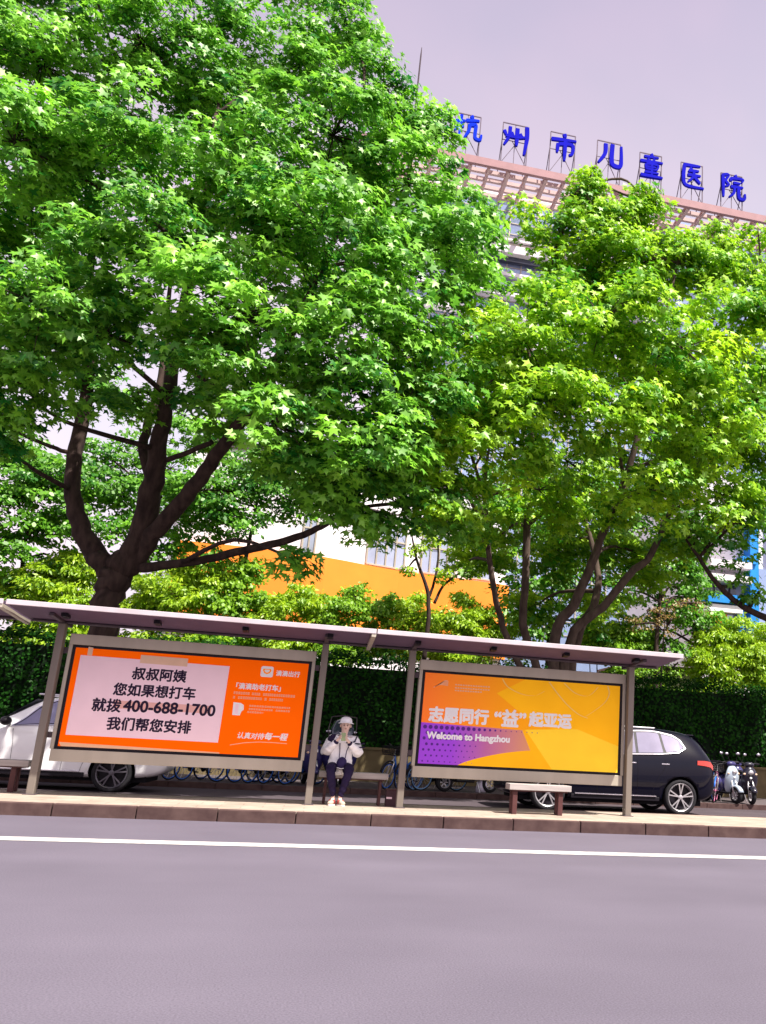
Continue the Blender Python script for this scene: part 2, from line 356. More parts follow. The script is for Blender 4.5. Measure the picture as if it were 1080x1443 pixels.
# ------------------------------------------------------------------ bus shelters
PX = [-4.014, .052, 1.516, 5.49]
def shelter(x0, x1, posts, label, name='bus_shelter'):
    root = empty(name, ((x0+x1)/2, 0, KZ), 0, label, 'bus shelter', 'bus shelters on the platform')
    cx, cz = (x0+x1)/2, KZ
    L = lambda p: (p[0]-cx, p[1], p[2]-cz)
    yf, zf, yb, zb = -1.167, 2.905, .85, 2.70
    # roof sheet: front edge high, sloping to the back; curved in section
    yb = .5
    prof = [(yf, zf, zf-.045), (yf+.5, zf-.012, zf-.075), (-.3, zf-.035, zf-.10), (0.1, zf-.052, zf-.115), (yb, zf-.05, zf-.105)]
    mb = MB(); vs = []
    for y, zt, zb_ in prof: vs += [L((x0, y, zt)), L((x1, y, zt)), L((x1, y, zb_)), L((x0, y, zb_))]
    fs = []
    for i in range(len(prof)-1):
        for k in range(4): fs.append((i*4+k, i*4+(k+1) % 4, (i+1)*4+(k+1) % 4, (i+1)*4+k))
    fs += [(0, 1, 2, 3), tuple(reversed([(len(prof)-1)*4+k for k in range(4)]))]
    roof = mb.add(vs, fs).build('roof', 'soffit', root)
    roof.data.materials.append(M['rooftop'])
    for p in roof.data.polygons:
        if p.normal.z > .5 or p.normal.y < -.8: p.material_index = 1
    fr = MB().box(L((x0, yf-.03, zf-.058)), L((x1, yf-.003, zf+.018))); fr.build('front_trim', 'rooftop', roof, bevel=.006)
    # gutter beam and cross ribs under the sheet
    MB().box(L((x0+.05, -.05, 2.755)), L((x1-.05, .05, 2.786))).build('beam', 'steeldk', root, bevel=.008)
    n = 4
    for i in range(n):
        xx = x0+.7+(x1-x0-1.4)*i/(n-1)
        r = MB().bar(L((xx, yf+.35, zf-.10)), L((xx, yf+.55, zf-.115)), .09, .05); r.build('lamp', 'black', root)
    for px in posts:
        r = MB(); r.add([L((px-.035, -.75, 2.785)), L((px+.035, -.75, 2.785)), L((px+.035, .42, 2.735)), L((px-.035, .42, 2.735)), L((px-.035, -.75, 2.825)), L((px+.035, -.75, 2.825)), L((px+.035, .42, 2.792)), L((px-.035, .42, 2.792))],
                  [(3, 2, 1, 0), (4, 5, 6, 7), (0, 1, 5, 4), (1, 2, 6, 5), (2, 3, 7, 6), (3, 0, 4, 7)])
        r.build('bracket', 'steeldk', root)
        p = MB().box(L((px-.055, -.085, KZ)), L((px+.055, .085, 2.752))).build('post', 'steelpost', root, bevel=.012)
        MB().box(L((px-.09, -.12, KZ)), L((px+.09, .12, KZ+.012))).build('base_plate', 'steeldk', p, bevel=.004)
    for xe in ((x1-.07,) if x1 < 3 else ()):
        e = MB(); e.add([L((xe, yf-.02, zf-.11)), L((xe+.07, yf-.02, zf-.11)), L((xe+.07, .25, 2.72)), L((xe, .25, 2.72)), L((xe, yf-.02, zf-.048)), L((xe+.07, yf-.02, zf-.048)), L((xe+.07, .25, 2.787)), L((xe, .25, 2.787))],
              [(3, 2, 1, 0), (4, 5, 6, 7), (0, 1, 5, 4), (1, 2, 6, 5), (2, 3, 7, 6), (3, 0, 4, 7)])
        e.build('end_trim', 'steel', roof, bevel=.004)
    return root
shelter(-4.52, .80, (PX[0], PX[1]), 'steel bus shelter with flat sloping roof over the orange billboard')
shelter(.815, 6.03, (PX[2], PX[3]), 'steel bus shelter with flat sloping roof over the yellow and purple billboard')
shelter(-9.9, -4.56, (-9.3,), 'end of a further bus shelter roof cut off at the left of the photo')

def billboard(x0, x1, label):
    root = empty('billboard', ((x0+x1)/2, .11, KZ), 0, label, 'billboard', 'advertising billboards between the shelter posts')
    cx = (x0+x1)/2; L = lambda p: (p[0]-cx, p[1]-.11, p[2]-KZ)
    zt, zb = 2.615, .657
    fr = MB()
    fr.box(L((x0, .047, zt-.17)), L((x1, .19, zt))); fr.box(L((x0+.02, .047, zb)), L((x1-.02, .19, zb+.18)))
    fr.box(L((x0, .05, zb+.18)), L((x0+.055, .187, zt-.17))); fr.box(L((x1-.055, .05, zb+.18)), L((x1, .187, zt-.17)))
    fr.build('frame', 'steel', root, bevel=.006)
    MB().box(L((x0+.055, .075, zb+.18)), L((x1-.055, .18, zt-.17))).build('backing', 'black', root)
    for xx in (x0-.075, x1+.0):
        for z in (1.0, 2.3): MB().box(L((xx, .06, z)), L((xx+.075, .10, z+.09))).build('bracket', 'steeldk', root)
    return root, L, (x0+.055+.05, x1-.055-.05, zb+.18+.045, zt-.17-.045)

def rect(x0, x1, z0, z1, y): return MB().quad((x0, y, z0), (x1, y, z0), (x1, y, z1), (x0, y, z1))
# ---- orange billboard
b1, L1, (ax0, ax1, az0, az1) = billboard(-3.891, -.087, 'orange billboard with a pale pink notice in dark Chinese writing and a phone number')
W1, H1 = ax1-ax0, az1-az0
def Q1(u, v, y): # fraction across and up the poster
    p = L1((ax0+u*W1, y, az0+v*H1)); return p
po = MB().quad(*[Q1(u, v, .070) for u, v in ((0, 0), (1, 0), (1, 1), (0, 1))]).build('poster', 'orange', b1)
MB().quad(*[Q1(u, v, .0695) for u, v in ((0.002, 0.04), (.012, .0), (.66, 0.0), (.66, .012))]).build('poster_edge', 'cream', po)
nz = MB().add([Q1(u, v, .0665) for u, v in ((.022, .115), (.648, .112), (.652, .915), (.024, .925))] + [Q1(u, v, .0690) for u, v in ((.022, .115), (.648, .112), (.652, .915), (.024, .925))],
              [(0, 1, 2, 3), (0, 4, 5, 1), (1, 5, 6, 2), (2, 6, 7, 3), (3, 7, 4, 0)]).build('notice', 'pink', b1)
for (u, v, w) in ((.37, .93, .2), (.06, .975, .02)):
    MB().quad(Q1(u-w/2, v-.045, .0655), Q1(u+w/2, v-.05, .0655), Q1(u+w/2, v+.035, .0655), Q1(u-w/2, v+.04, .0655)).build('tape', 'tape', nz)
def t1(body, u, v, w, bold, m, name='lettering', y=.064, parent=b1, shear=0, size=.2):
    mb = text_mesh(body, size, w*W1, bold*W1*.85, shear); return put(mb, Q1(u, v, y)).build(name, m, parent)
MB().quad(Q1(.19, .405, .0655), Q1(.60, .405, .0655), Q1(.60, .485, .0655), Q1(.19, .485, .0655)).build('highlight', 'paleorange', nz)
t1('叔叔阿姨', .360, .775, .225, .0022, 'ink', parent=nz)
t1('您如果想打车', .352, .602, .340, .0022, 'ink', parent=nz)
t1('就拨', .165, .432, .115, .0022, 'ink', parent=nz)
t1('400-688-1700', .425, .438, .382, .0026, 'ink', parent=nz)
t1('我们帮您安排', .352, .252, .345, .0022, 'ink', parent=nz)
# app icon and small print
ic = MB(); n = 24; ix, iz, ih, iw = .818, .885, .058, .0275
def rrect(u, v, hu, hv, y, r=.35, k=5):
    pts = []
    for cxs, cys, a0 in ((1, 1, 0), (-1, 1, 90), (-1, -1, 180), (1, -1, 270)):
        for i in range(k+1):
            a = RAD(a0+90*i/k); pts.append(Q1(u+hu*(cxs*(1-r)+r*math.cos(a)), v+hv*(cys*(1-r)+r*math.sin(a)), y))
    return pts
ic.add(rrect(ix, iz, iw, ih, .068), [tuple(range(24))[::-1]]); icon = ic.build('app_icon', 'white', b1)
ring = MB(); o_ = []; i_ = []
for k in range(28):
    a = math.pi + math.pi*k/27
    pass
cen = (ix, iz+.004)
sh = [(-.017, .026), (.017, .026), (.0195, .008), (.013, -.018), (0, -.032), (-.013, -.018), (-.0195, .008)]
ring.add([Q1(cen[0]+a, cen[1]+b, .0672) for a, b in sh], [tuple(range(7))]); ring.build('icon_mark', 'amber', icon)
ring = MB().add([Q1(cen[0]+a*.6, cen[1]+.003+b*.55, .0668) for a, b in sh], [tuple(range(7))]); ring.build('icon_dot', 'white', icon)
t1('滴滴出行', .912, .878, .105, .0011, 'white')
t1('「滴滴助老打车」', .790, .715, .195, .0011, 'white')
def smallprint(rows, name='small_lettering'):
    mb = MB()
    for u0, u1, v, h in rows:
        u = u0
        while u < u1:
            w = random.uniform(.008, .013)
            if random.random() < .92:
                for q in range(3):
                    vv = v-h/2+h*q/2.6
                    mb.quad(Q1(u, vv, .068), Q1(min(u+w*.85, u1), vv, .068), Q1(min(u+w*.85, u1), vv+h*.2, .068), Q1(u, vv+h*.2, .068))
                mb.quad(Q1(u+w*.36, v-h*.5, .0677), Q1(u+w*.5, v-h*.5, .0677), Q1(u+w*.5, v+h*.5, .0677), Q1(u+w*.36, v+h*.5, .0677))
            u += w
    return mb.build(name, 'cream', b1)
smallprint([(.685, .955, .640, .026), (.685, .905, .592, .026)]); smallprint([(.76, .94, .512, .018), (.76, .94, .478, .018), (.755, .82, .446, .018)], 'footnote_lettering')
MB().add([Q1(u, v, .0678) for u, v in ((.692, .405), (.725, .405), (.729, .445), (.738, .468), (.736, .515), (.722, .535), (.690, .54))], [tuple(range(7))]).build('telephone_icon', 'white', b1)
MB().quad(Q1(.700, .42, .0674), Q1(.715, .42, .0674), Q1(.715, .52, .0674), Q1(.700, .52, .0674)).build('telephone_screen', 'pink', b1)
t1('认真对待', .785, .20, .115, .0007, 'white', shear=.2); t1('每一程', .895, .205, .10, .0012, 'white', shear=.2)
sw = MB(); q = [(.70, .095), (.76, .125), (.82, .14), (.88, .142), (.945, .138)]
for i in range(4): sw.quad(Q1(q[i][0], q[i][1]-.004, .068), Q1(q[i+1][0], q[i+1][1]-.004, .068), Q1(q[i+1][0], q[i+1][1]+.003, .068), Q1(q[i][0], q[i][1]+.003, .068))
sw.build('underline', 'cream', b1)

# ---- yellow billboard
b2, L2, (bx0, bx1, bz0, bz1) = billboard(1.667, 5.426, 'yellow, orange and purple billboard welcoming visitors in Chinese and English')
W2, H2 = bx1-bx0, bz1-bz0
def Q2(u, v, y): return L2((bx0+u*W2, y, bz0+v*H2))
gm = bpy.data.materials.new('sunrise_print'); gm.use_nodes = True
t = gm.node_tree; b = t.nodes['Principled BSDF']; tc = t.nodes.new('ShaderNodeTexCoord'); se = t.nodes.new('ShaderNodeSeparateXYZ'); r = t.nodes.new('ShaderNodeValToRGB')
t.links.new(tc.outputs['Generated'], se.inputs[0]); t.links.new(se.outputs[0], r.inputs[0]); t.links.new(r.outputs[0], b.inputs['Base Color']); t.links.new(r.outputs[0], b.inputs['Emission Color']); b.inputs['Emission Strength'].default_value = .10  # same faint glow added to brighten this print
r.color_ramp.elements[0].color = (.92, .19, .03, 1); r.color_ramp.elements[1].color = (.92, .46, .012, 1)
e = r.color_ramp.elements.new(.42); e.color = (.90, .33, .012, 1)
b.inputs['Roughness'].default_value = .6; b.inputs['Specular IOR Level'].default_value = .03
gm2 = gm.copy(); gm2.name = 'purple_fade_print'
rr_ = [n for n in gm2.node_tree.nodes if n.type == 'VALTORGB'][0].color_ramp
rr_.elements[0].color = (.30, .06, .60, 1); rr_.elements[0].position = .25; rr_.elements[1].position = .52; rr_.elements[1].color = (.44, .13, .30, 1); rr_.elements[2].color = (.72, .33, .07, 1)
def poly2(pts, y, m, name, parent):
    return MB().add([Q2(u, v, y) for u, v in pts], [tuple(range(len(pts)))]).build(name, m, parent)
p2 = poly2([(0, 0), (1, 0), (1, 1), (0, 1)], .070, gm, 'poster', b2)
poly2([(.36, .82), (.5, 1), (1, 1), (1, .30), (.70, .42), (.52, .56)], .0697, 'gold', 'light_ray', b2)
poly2([(0, 0), (.62, 0), (.62, .415), (0, .445)], .0694, gm2, 'purple_field', b2)
hill = [(.19, 0)]+[(.19+.46*k/14, .21*math.sin(math.pi*.5*k/14)**.8) for k in range(15)]+[(.66, 0)]
poly2(hill, .0688, 'gold', 'orange_hill', b2)
poly2([(.515, .43), (.66, 0), (1, 0), (1, .30), (.78, .47)], .0686, 'yellow', 'yellow_field', b2)
poly2([(.515, .43), (.66, 0), (.64, 0), (.56, .13), (.50, .415)], .0684, 'gold', 'field_edge', b2)
dm = MB()
for r_ in range(7):
    for c_ in range(22):
        u = .02+c_*.0265+(.013 if r_ % 2 else 0); v = .40-r_*.062
        rad = (.0095-.0009*r_)*max(0, 1-c_/17) if r_ else .0098*max(.25, 1-max(0, c_-8)/10)
        if c_ > 9 and r_ > 0: continue
        if rad < .0015 or u > .58: continue
        dm.add([Q2(u+rad*math.cos(k*math.pi/5), v+rad*W2/H2*math.sin(k*math.pi/5), .0682) for k in range(10)], [tuple(range(10))])
dm.build('dots', 'dots', b2)
for pts in ([(.62, .99), (.66, .88), (.72, .74), (.78, .64), (.83, .6)], [(.93, .99), (.94, .90), (.92, .80), (.87, .70), (.82, .62)], [(.38, .99), (.41, .90), (.48, .83), (.55, .82), (.60, .88)], [(.70, .985), (.76, .88), (.83, .86), (.88, .97)]):
    s_ = spline([(u, v, 0) for u, v in pts], 6); mb = MB()
    for i in range(len(s_)-1): mb.quad(Q2(s_[i].x, s_[i].y, .0680), Q2(s_[i].x+.006, s_[i].y+.004, .0680), Q2(s_[i+1].x+.006, s_[i+1].y+.004, .0680), Q2(s_[i+1].x, s_[i+1].y, .0680))
    mb.build('reflection_line', 'apricot', b2)  # curved glass reflections painted on the poster as pale strips
def t2(body, u, v, w, bold, m, name='lettering', align='CENTER', size=.2):
    return put(text_mesh(body, size, w*W2, bold*W2, 0, align), Q2(u, v, .0660)).build(name, m, b2)
t2('志愿同行', .180, .542, .290, .0036, 'white'); t2('“益”', .435, .548, .155, .0036, 'white'); t2('起亚运', .640, .552, .215, .0036, 'white')
t2('Welcome to Hangzhou', .235, .300, .405, .0022, 'white')
em = MB()
for k in range(5):
    s_ = spline([(.045+.008*k, .835+.012*k, 0), (.075+.006*k, .87+.012*k, 0), (.115, .865+.012*k, 0)], 5)
    for i in range(len(s_)-1): em.quad(Q2(s_[i].x, s_[i].y, .068), Q2(s_[i].x, s_[i].y+.008, .068), Q2(s_[i+1].x, s_[i+1].y+.008, .068), Q2(s_[i+1].x, s_[i+1].y, .068))
em.build('faint_emblem', 'cream', b2)
em = MB()
for v in (.885, .85, .82):
    u = .15
    while u < (.32 if v > .83 else .28):
        em.quad(Q2(u, v-.007, .068), Q2(u+.009, v-.007, .068), Q2(u+.009, v+.007, .068), Q2(u, v+.007, .068)); u += .0125
em.build('faint_caption', 'cream', b2)

# ------------------------------------------------------------------ benches
def bench(x0, x1, yc, zs, legs, label, lw=.04):
    root = empty('bench', ((x0+x1)/2, yc, KZ), 0, label, 'bench', 'benches under the shelters')
    cx = (x0+x1)/2; w = .34
    mb = MB()
    for k in range(3): mb.box((x0-cx, -w/2+k*.118, zs-.095-KZ), (x1-cx, -w/2+k*.118+.108, zs-KZ))
    mb.build('seat', 'benchtop', root, bevel=.006)
    MB().box((x0-cx+.06, -w/2+.02, zs-.115-KZ), (x1-cx-.06, w/2-.03, zs-.098-KZ)).build('seat_frame', 'benchleg', root)
    for lx in legs:
        l = MB().box((lx-cx-lw, -.13, 0), (lx-cx+lw, -.05, zs-.115-KZ)).box((lx-cx-lw, .05, 0), (lx-cx+lw, .13, zs-.115-KZ))
        l.build('leg', 'benchleg', root, bevel=.008)
    return root
bench(3.24, 4.30, -.42, .64, (3.35, 4.13), 'small bench with pale top below the yellow billboard')
bench(.18, 1.32, .40, .68, (.30, 1.20), 'bench with pale top the person is sitting on', .022)
bench(-5.3, -4.20, .45, .64, (-5.15, -4.40), 'bench with pale top cut off at the left edge of the photo')
bx = empty('box', (1.41, .36, KZ), 0, 'dark maroon box standing between the bench and a shelter post', 'box')
MB().box((-.10, -.10, 0), (.10, .10, .26)).build('body', 'maroon', bx, bevel=.008)
MB().box((-.105, -.105, .26), (.105, .105, .28)).build('lid', 'benchleg', bx, bevel=.006)
MB().quad((-.09, -.103, .12), (0, -.103, .12), (0, -.103, .15), (-.09, -.103, .15)).build('tag', 'pink', bx)

# ------------------------------------------------------------------ cars
def lerp(xs, ys, x): return float(np.interp(x, xs, ys))
def make_car(name, label, loc, paint, Lg, Ht, Wd, fo, wb, wr, spokes, lamp_m='red', group='cars parked behind the shelters'):
    """front at local x=0 heading -x; z from the road"""
    root = empty(name, loc, 0, label, 'car', group)
    k = Lg/4.92; hs = Ht/1.745; hw = Wd/2
    sx = [v*k for v in (0, .05, .25, .6, 1.15, 1.60, 2.25, 2.6, 3.3, 4.0, 4.40, 4.62, 4.80, 4.90, 4.92)]
    belt = [v*hs for v in (.58, .74, .88, .97, 1.04, 1.09, 1.11, 1.12, 1.14, 1.17, 1.19, 1.19, 1.16, 1.02, .80)]
    top = [v*hs for v in (.64, .82, .95, 1.04, 1.10, 1.15, 1.60, 1.70, 1.735, 1.69, 1.62, 1.45, 1.21, 1.06, .86)]
    bot = [v*hs for v in (.40, .30, .26, .24, .23, .23, .23, .23, .23, .23, .25, .28, .34, .42, .50)]
    wid = [hw*v for v in (.66, .80, .92, .97, .99, 1, 1, 1, 1, 1, .985, .95, .86, .78, .74)]
    rw = [hw*v for v in (.5, .62, .74, .80, .82, .80, .68, .68, .67, .65, .63, .62, .60, .60, .60)]
    rings = []
    for i, x in enumerate(sx):
        w, zb, zm, zt, r_ = wid[i], bot[i], belt[i], top[i], rw[i]
        h = zm-zb
        half = [(0, zb), (w*.90, zb), (w*.975, zb+.10*h), (w, zb+.42*h), (w*1.0, zb+.72*h), (w*.965, zm), (r_+(w*.965-r_)*.06, zt-.05*(zt-zm)-.01), (r_*.86, zt), (0, zt+.012)]
        ring = [(-y, z) for y, z in half] + [(y, z) for y, z in half[-2:0:-1]]
        rings.append([(x, y, z) for y, z in ring])
    n = len(rings[0]); mb = MB(); vs = [p for r in rings for p in r]; fs = []
    for i in range(len(rings)-1):
        for j in range(n): fs.append((i*n+j, i*n+(j+1) % n, (i+1)*n+(j+1) % n, (i+1)*n+j))
    fs += [tuple(range(n)), tuple((len(rings)-1)*n+j for j in range(n))[::-1]]
    mb.add(vs, fs); body = mb.build('body', paint, root)
    md = body.modifiers.new('s', 'SUBSURF'); md.levels = md.render_levels = 2
    # wheel openings are cut out of the side
    wx = (fo, fo+wb); ra = wr+.055; tmp = []
    for x in wx:
        c = MB().lathe([(ra, -hw-.3), (ra, -hw+.34)], 40, (x, 0, wr)); c.add([(x+ra*math.cos(2*math.pi*q/40), -hw-.3, wr+ra*math.sin(2*math.pi*q/40)) for q in range(40)], [tuple(range(40))[::-1]])
        c.add([(x+ra*math.cos(2*math.pi*q/40), -hw+.34, wr+ra*math.sin(2*math.pi*q/40)) for q in range(40)], [tuple(range(40))])
        c2 = MB(); c2.v = [(a, -b_, z) for a, b_, z in c.v]; c2.f = c.f
        for cc in (c, c2):
            oc = cc.build('cut', 'under'); bmx = bmesh.new(); bmx.from_mesh(oc.data); bmesh.ops.remove_doubles(bmx, verts=bmx.verts[:], dist=1e-5); bmesh.ops.recalc_face_normals(bmx, faces=bmx.faces[:]); bmx.to_mesh(oc.data); bmx.free()
            oc.location = loc
            m2 = body.modifiers.new('b', 'BOOLEAN'); m2.operation = 'DIFFERENCE'; m2.object = oc; m2.solver = 'EXACT'; tmp.append(oc)
    bpy.context.view_layer.update()
    me = bpy.data.meshes.new_from_object(body.evaluated_get(bpy.context.evaluated_depsgraph_get()))
    body.modifiers.clear(); body.data = me
    for oc in tmp: bpy.data.objects.remove(oc)
    me.materials.clear(); me.materials.append(M[paint]); me.materials.append(M['under'])
    for p in me.polygons:
        p.use_smooth = True
        c = p.center
        for x in wx:
            if math.hypot(c.x-x, c.z-wr) < ra+.004 and abs(c.y) < hw*1.02 and (abs(p.normal.y) < .3 or math.hypot(c.x-x, c.z-wr) < ra*.97): p.material_index = 1; p.use_smooth = False
    def side(x, f, off, s=-1):   # point on the window side; f 0 at belt, 1 at roof edge
        w = lerp(sx, wid, x)*.965; zm = lerp(sx, belt, x); zt = lerp(sx, top, x); r_ = lerp(sx, rw, x)
        y = w+(r_+(w-r_)*.06-w)*f; z = zm+(zt-.05*(zt-zm)-.01-zm)*f
        return (x, s*(y+off), z)
    def winpanel(poly, off, s):
        xa, xb = min(p[0] for p in poly), max(p[0] for p in poly); N = len(poly); n = 22; vs = []; fs = []
        for i in range(n+1):
            x = xa+(xb-xa)*min(max(i/n, .002), .998); hit = []
            for q in range(N):
                (x0, f0), (x1, f1) = poly[q], poly[(q+1) % N]
                if (x0-x)*(x1-x) <= 0 and x0 != x1: hit.append(f0+(f1-f0)*(x-x0)/(x1-x0))
            lo, hi = min(hit), max(hit)
            for j in range(4): vs.append(side(x, lo+(hi-lo)*j/3, off, s))
        for i in range(n):
            for j in range(3): fs.append((i*4+j, i*4+j+1, i*4+j+5, i*4+j+4))
        return MB().add(vs, fs)
    wins = [[(1.98, .10), (2.42, .12), (2.92, .12), (2.92, .86), (2.62, .86), (2.34, .72)],
            [(2.98, .12), (3.5, .13), (3.58, .14), (3.52, .86), (3.2, .87), (2.98, .86)],
            [(3.64, .15), (3.95, .20), (4.09, .36), (4.02, .62), (3.85, .78), (3.58, .85)]]
    for s in (-1, 1):
        out = [(1.88, .05), (2.42, .06), (2.95, .06), (3.5, .07), (3.97, .13), (4.16, .34), (4.08, .66), (3.88, .86), (3.5, .94), (3.0, .95), (2.6, .94), (2.30, .80)]
        tr = winpanel([(a*k, f) for a, f in out], .004, s).build('window_trim', 'chrome', root)
        inn = [(1.93, .08), (2.42, .09), (2.95, .09), (3.5, .10), (3.96, .165), (4.125, .35), (4.05, .64), (3.86, .82), (3.5, .90), (3.0, .91), (2.61, .90), (2.32, .77)]
        winpanel([(a*k, f) for a, f in inn], .0085, s).build('pillar', 'black', tr)
        for w_ in wins: winpanel([(a*k, f) for a, f in w_], .013, s).build('window', 'carglass', root)
        # sill, handles, mirror
        MB().box((fo+wr+.12, s*hw*.955-.02, .26*hs), (fo+wb-wr-.12, s*hw*.955+.02, .34*hs)).build('sill', 'black', root, bevel=.01)
        MB().box((fo+wr+.2, s*(hw*.99)-.012, .345*hs), (fo+wb-wr-.2, s*(hw*.99)+.012, .365*hs)).build('sill_trim', 'chrome', root, bevel=.004)
        for hx in (2.72, 3.52):
            w = lerp(sx, wid, hx*k)
            MB().box((hx*k, s*w*.985-.012, .98*hs), (hx*k+.19, s*w*.985+.012, 1.005*hs)).build('handle', 'chrome' if paint == 'carblack' else paint, root, bevel=.008)
        mm = MB(); w = lerp(sx, wid, 1.8*k)
        mm.bar((1.86*k, s*(w*.93), 1.13*hs), (1.84*k, s*(w+.12), 1.15*hs), .05, .04); mm.build('mirror_arm', 'black', root)
        mr = bmesh.new(); bmesh.ops.create_icosphere(mr, subdivisions=3, radius=1); me2 = bpy.data.meshes.new('mirror'); mr.to_mesh(me2); mr.free()
        mo = link('mirror', me2, 'black', root, True); mo.scale = (.10, .13, .085); mo.location = (1.84*k, s*(w+.13), 1.19*hs)
        # lamps
        def lampat(x0, x1, f0, f1, nm, m):
            pts = []
            q = MB(); vs = []; fs = []
            for i in range(6):
                x = x0+(x1-x0)*i/5; w = lerp(sx, wid, x); zb = lerp(sx, bot, x); zm = lerp(sx, belt, x); h = zm-zb
                for f in (f0+(f1-f0)*.35*(1-i/5) if x1 > 2 else f0, f1):
                    yy = w*(1.0 if f < .8 else .985); vs.append((x, s*(yy+.004), zb+f*h))
            for i in range(5): fs.append((2*i, 2*i+1, 2*i+3, 2*i+2))
            return q.add(vs, fs).build(nm, m, root, True)
        lampat(4.40*k, 4.86*k, .76, .90, 'tail_lamp', 'red'); lampat(.06*k, .42*k, .70, .92, 'headlight', 'glassl')
    MB().box((2.2*k, -.56*hw/1.0-.02, Ht-.05), (3.5*k, -.56*hw+.02, Ht-.015)).build('roof_rail', 'alloy', root, bevel=.012)
    MB().box((2.2*k, .56*hw-.02, Ht-.05), (3.5*k, .56*hw+.02, Ht-.015)).build('roof_rail', 'alloy', root, bevel=.012)
    from mathutils.bvhtree import BVHTree
    bv = BVHTree.FromPolygons([v.co for v in me.vertices], [tuple(p.vertices) for p in me.polygons])
    for s in (-1, 1):
        for pts in ([(1.95, 1.06), (2.0, .8), (2.02, .45), (2.06, .36)], [(2.95, 1.08), (2.96, .7), (2.94, .36)], [(3.62, 1.10), (3.60, .92), (3.45, .72), (3.34, .5), (3.30, .36)], [(1.95, .36), (2.6, .355), (3.30, .36)]):
            mb = MB(); last = None; s2 = spline([(a*k, 0, z*hs) for a, z in pts], 5)
            for p in s2:
                h = bv.ray_cast(Vector((p.x, s*(hw+.5), p.z)), Vector((0, -s, 0)))
                if h[0] is None: last = None; continue
                q = h[0]+Vector((0, s*.0015, 0))
                if last is not None and (q-last).length < .4: mb.bar(last, q, .009, .004)
                last = q
            if mb.v: mb.build('door_seam', 'black', body)
    ws = MB().add([(1.64*k, -.70*hw, 1.20*hs), (1.64*k, .70*hw, 1.20*hs), (2.22*k, .62*hw, 1.60*hs), (2.22*k, -.62*hw, 1.60*hs)], [(0, 1, 2, 3)]); ws.v = [(x-.02, y, z+.02) for x, y, z in ws.v]; ws.build('windscreen', 'carglass', root)
    rwn = MB().add([(4.47*k, -.55*hw, 1.58*hs), (4.47*k, .55*hw, 1.58*hs), (4.80*k, .62*hw, 1.24*hs), (4.80*k, -.62*hw, 1.24*hs)], [(0, 1, 2, 3)]); rwn.v = [(x+.035, y, z+.02) for x, y, z in rwn.v]; rwn.build('rear_window', 'glassd', root)
    MB().box((4.28*k, -.58*hw, 1.595*hs), (4.47*k, .58*hw, 1.625*hs)).build('spoiler', paint, root, bevel=.012)
    # wheels
    for x in wx:
        for s in (-1, 1):
            yo = s*(hw-.02); d = -s
            wl = empty('wheel', (x, yo, wr)); wl.parent = root
            R = wr; rr = R*.78
            MB().lathe([(rr, d*.01), (rr+.012, -d*.004), (R*.93, -d*.008), (R*.985, d*.02), (R, d*.06), (R, d*.17), (R*.95, d*.23), (rr, d*.23)], 40).build('tyre', 'rubber', wl, True)
            rm = MB().lathe([(rr-.022, d*.012), (rr-.004, -d*.003), (rr+.004, d*.006), (rr, d*.2), (rr-.03, d*.2), (rr-.03, d*.012)], 40)
            rm.lathe([(0, d*.004), (.028, d*.004), (.05, d*.012), (.055, d*.05)], 16)
            for q in range(spokes):
                a = 2*math.pi*q/spokes+.3
                for da in (-.17, .17):
                    p0 = (.045*math.cos(a), d*.02, .045*math.sin(a)); p1 = ((rr-.012)*math.cos(a+da), d*.008, (rr-.012)*math.sin(a+da))
                    rm.bar(p0, p1, .015, .026)
            rm.build('rim', 'alloy' if paint == 'carblack' else 'rimdk', wl)
            MB().lathe([(0, d*.10), (rr-.01, d*.10)], 32).build('brake', 'black', wl)
    MB().box((.3, -hw*.8, .20), (Lg-.35, hw*.8, .42)).build('underbody', 'under', root)
    return root
wr_b = .375; gb = ground(960, 1149)
make_car('parked_car', 'black estate SUV with chrome window trim parked behind the yellow billboard', (gb.x-.88-2.975, gb.y+1.0, 0), 'carblack', 4.74, 1.85, 2.0, .88, 2.975, wr_b, 5)
gw = ground(152, 1116.7)
make_car('parked_car', 'white SUV parked behind the orange billboard', (gw.x-.86-2.84, gw.y+.93, 0), 'carwhite', 4.66, 1.81, 1.86, .86, 2.84, .365, 5)

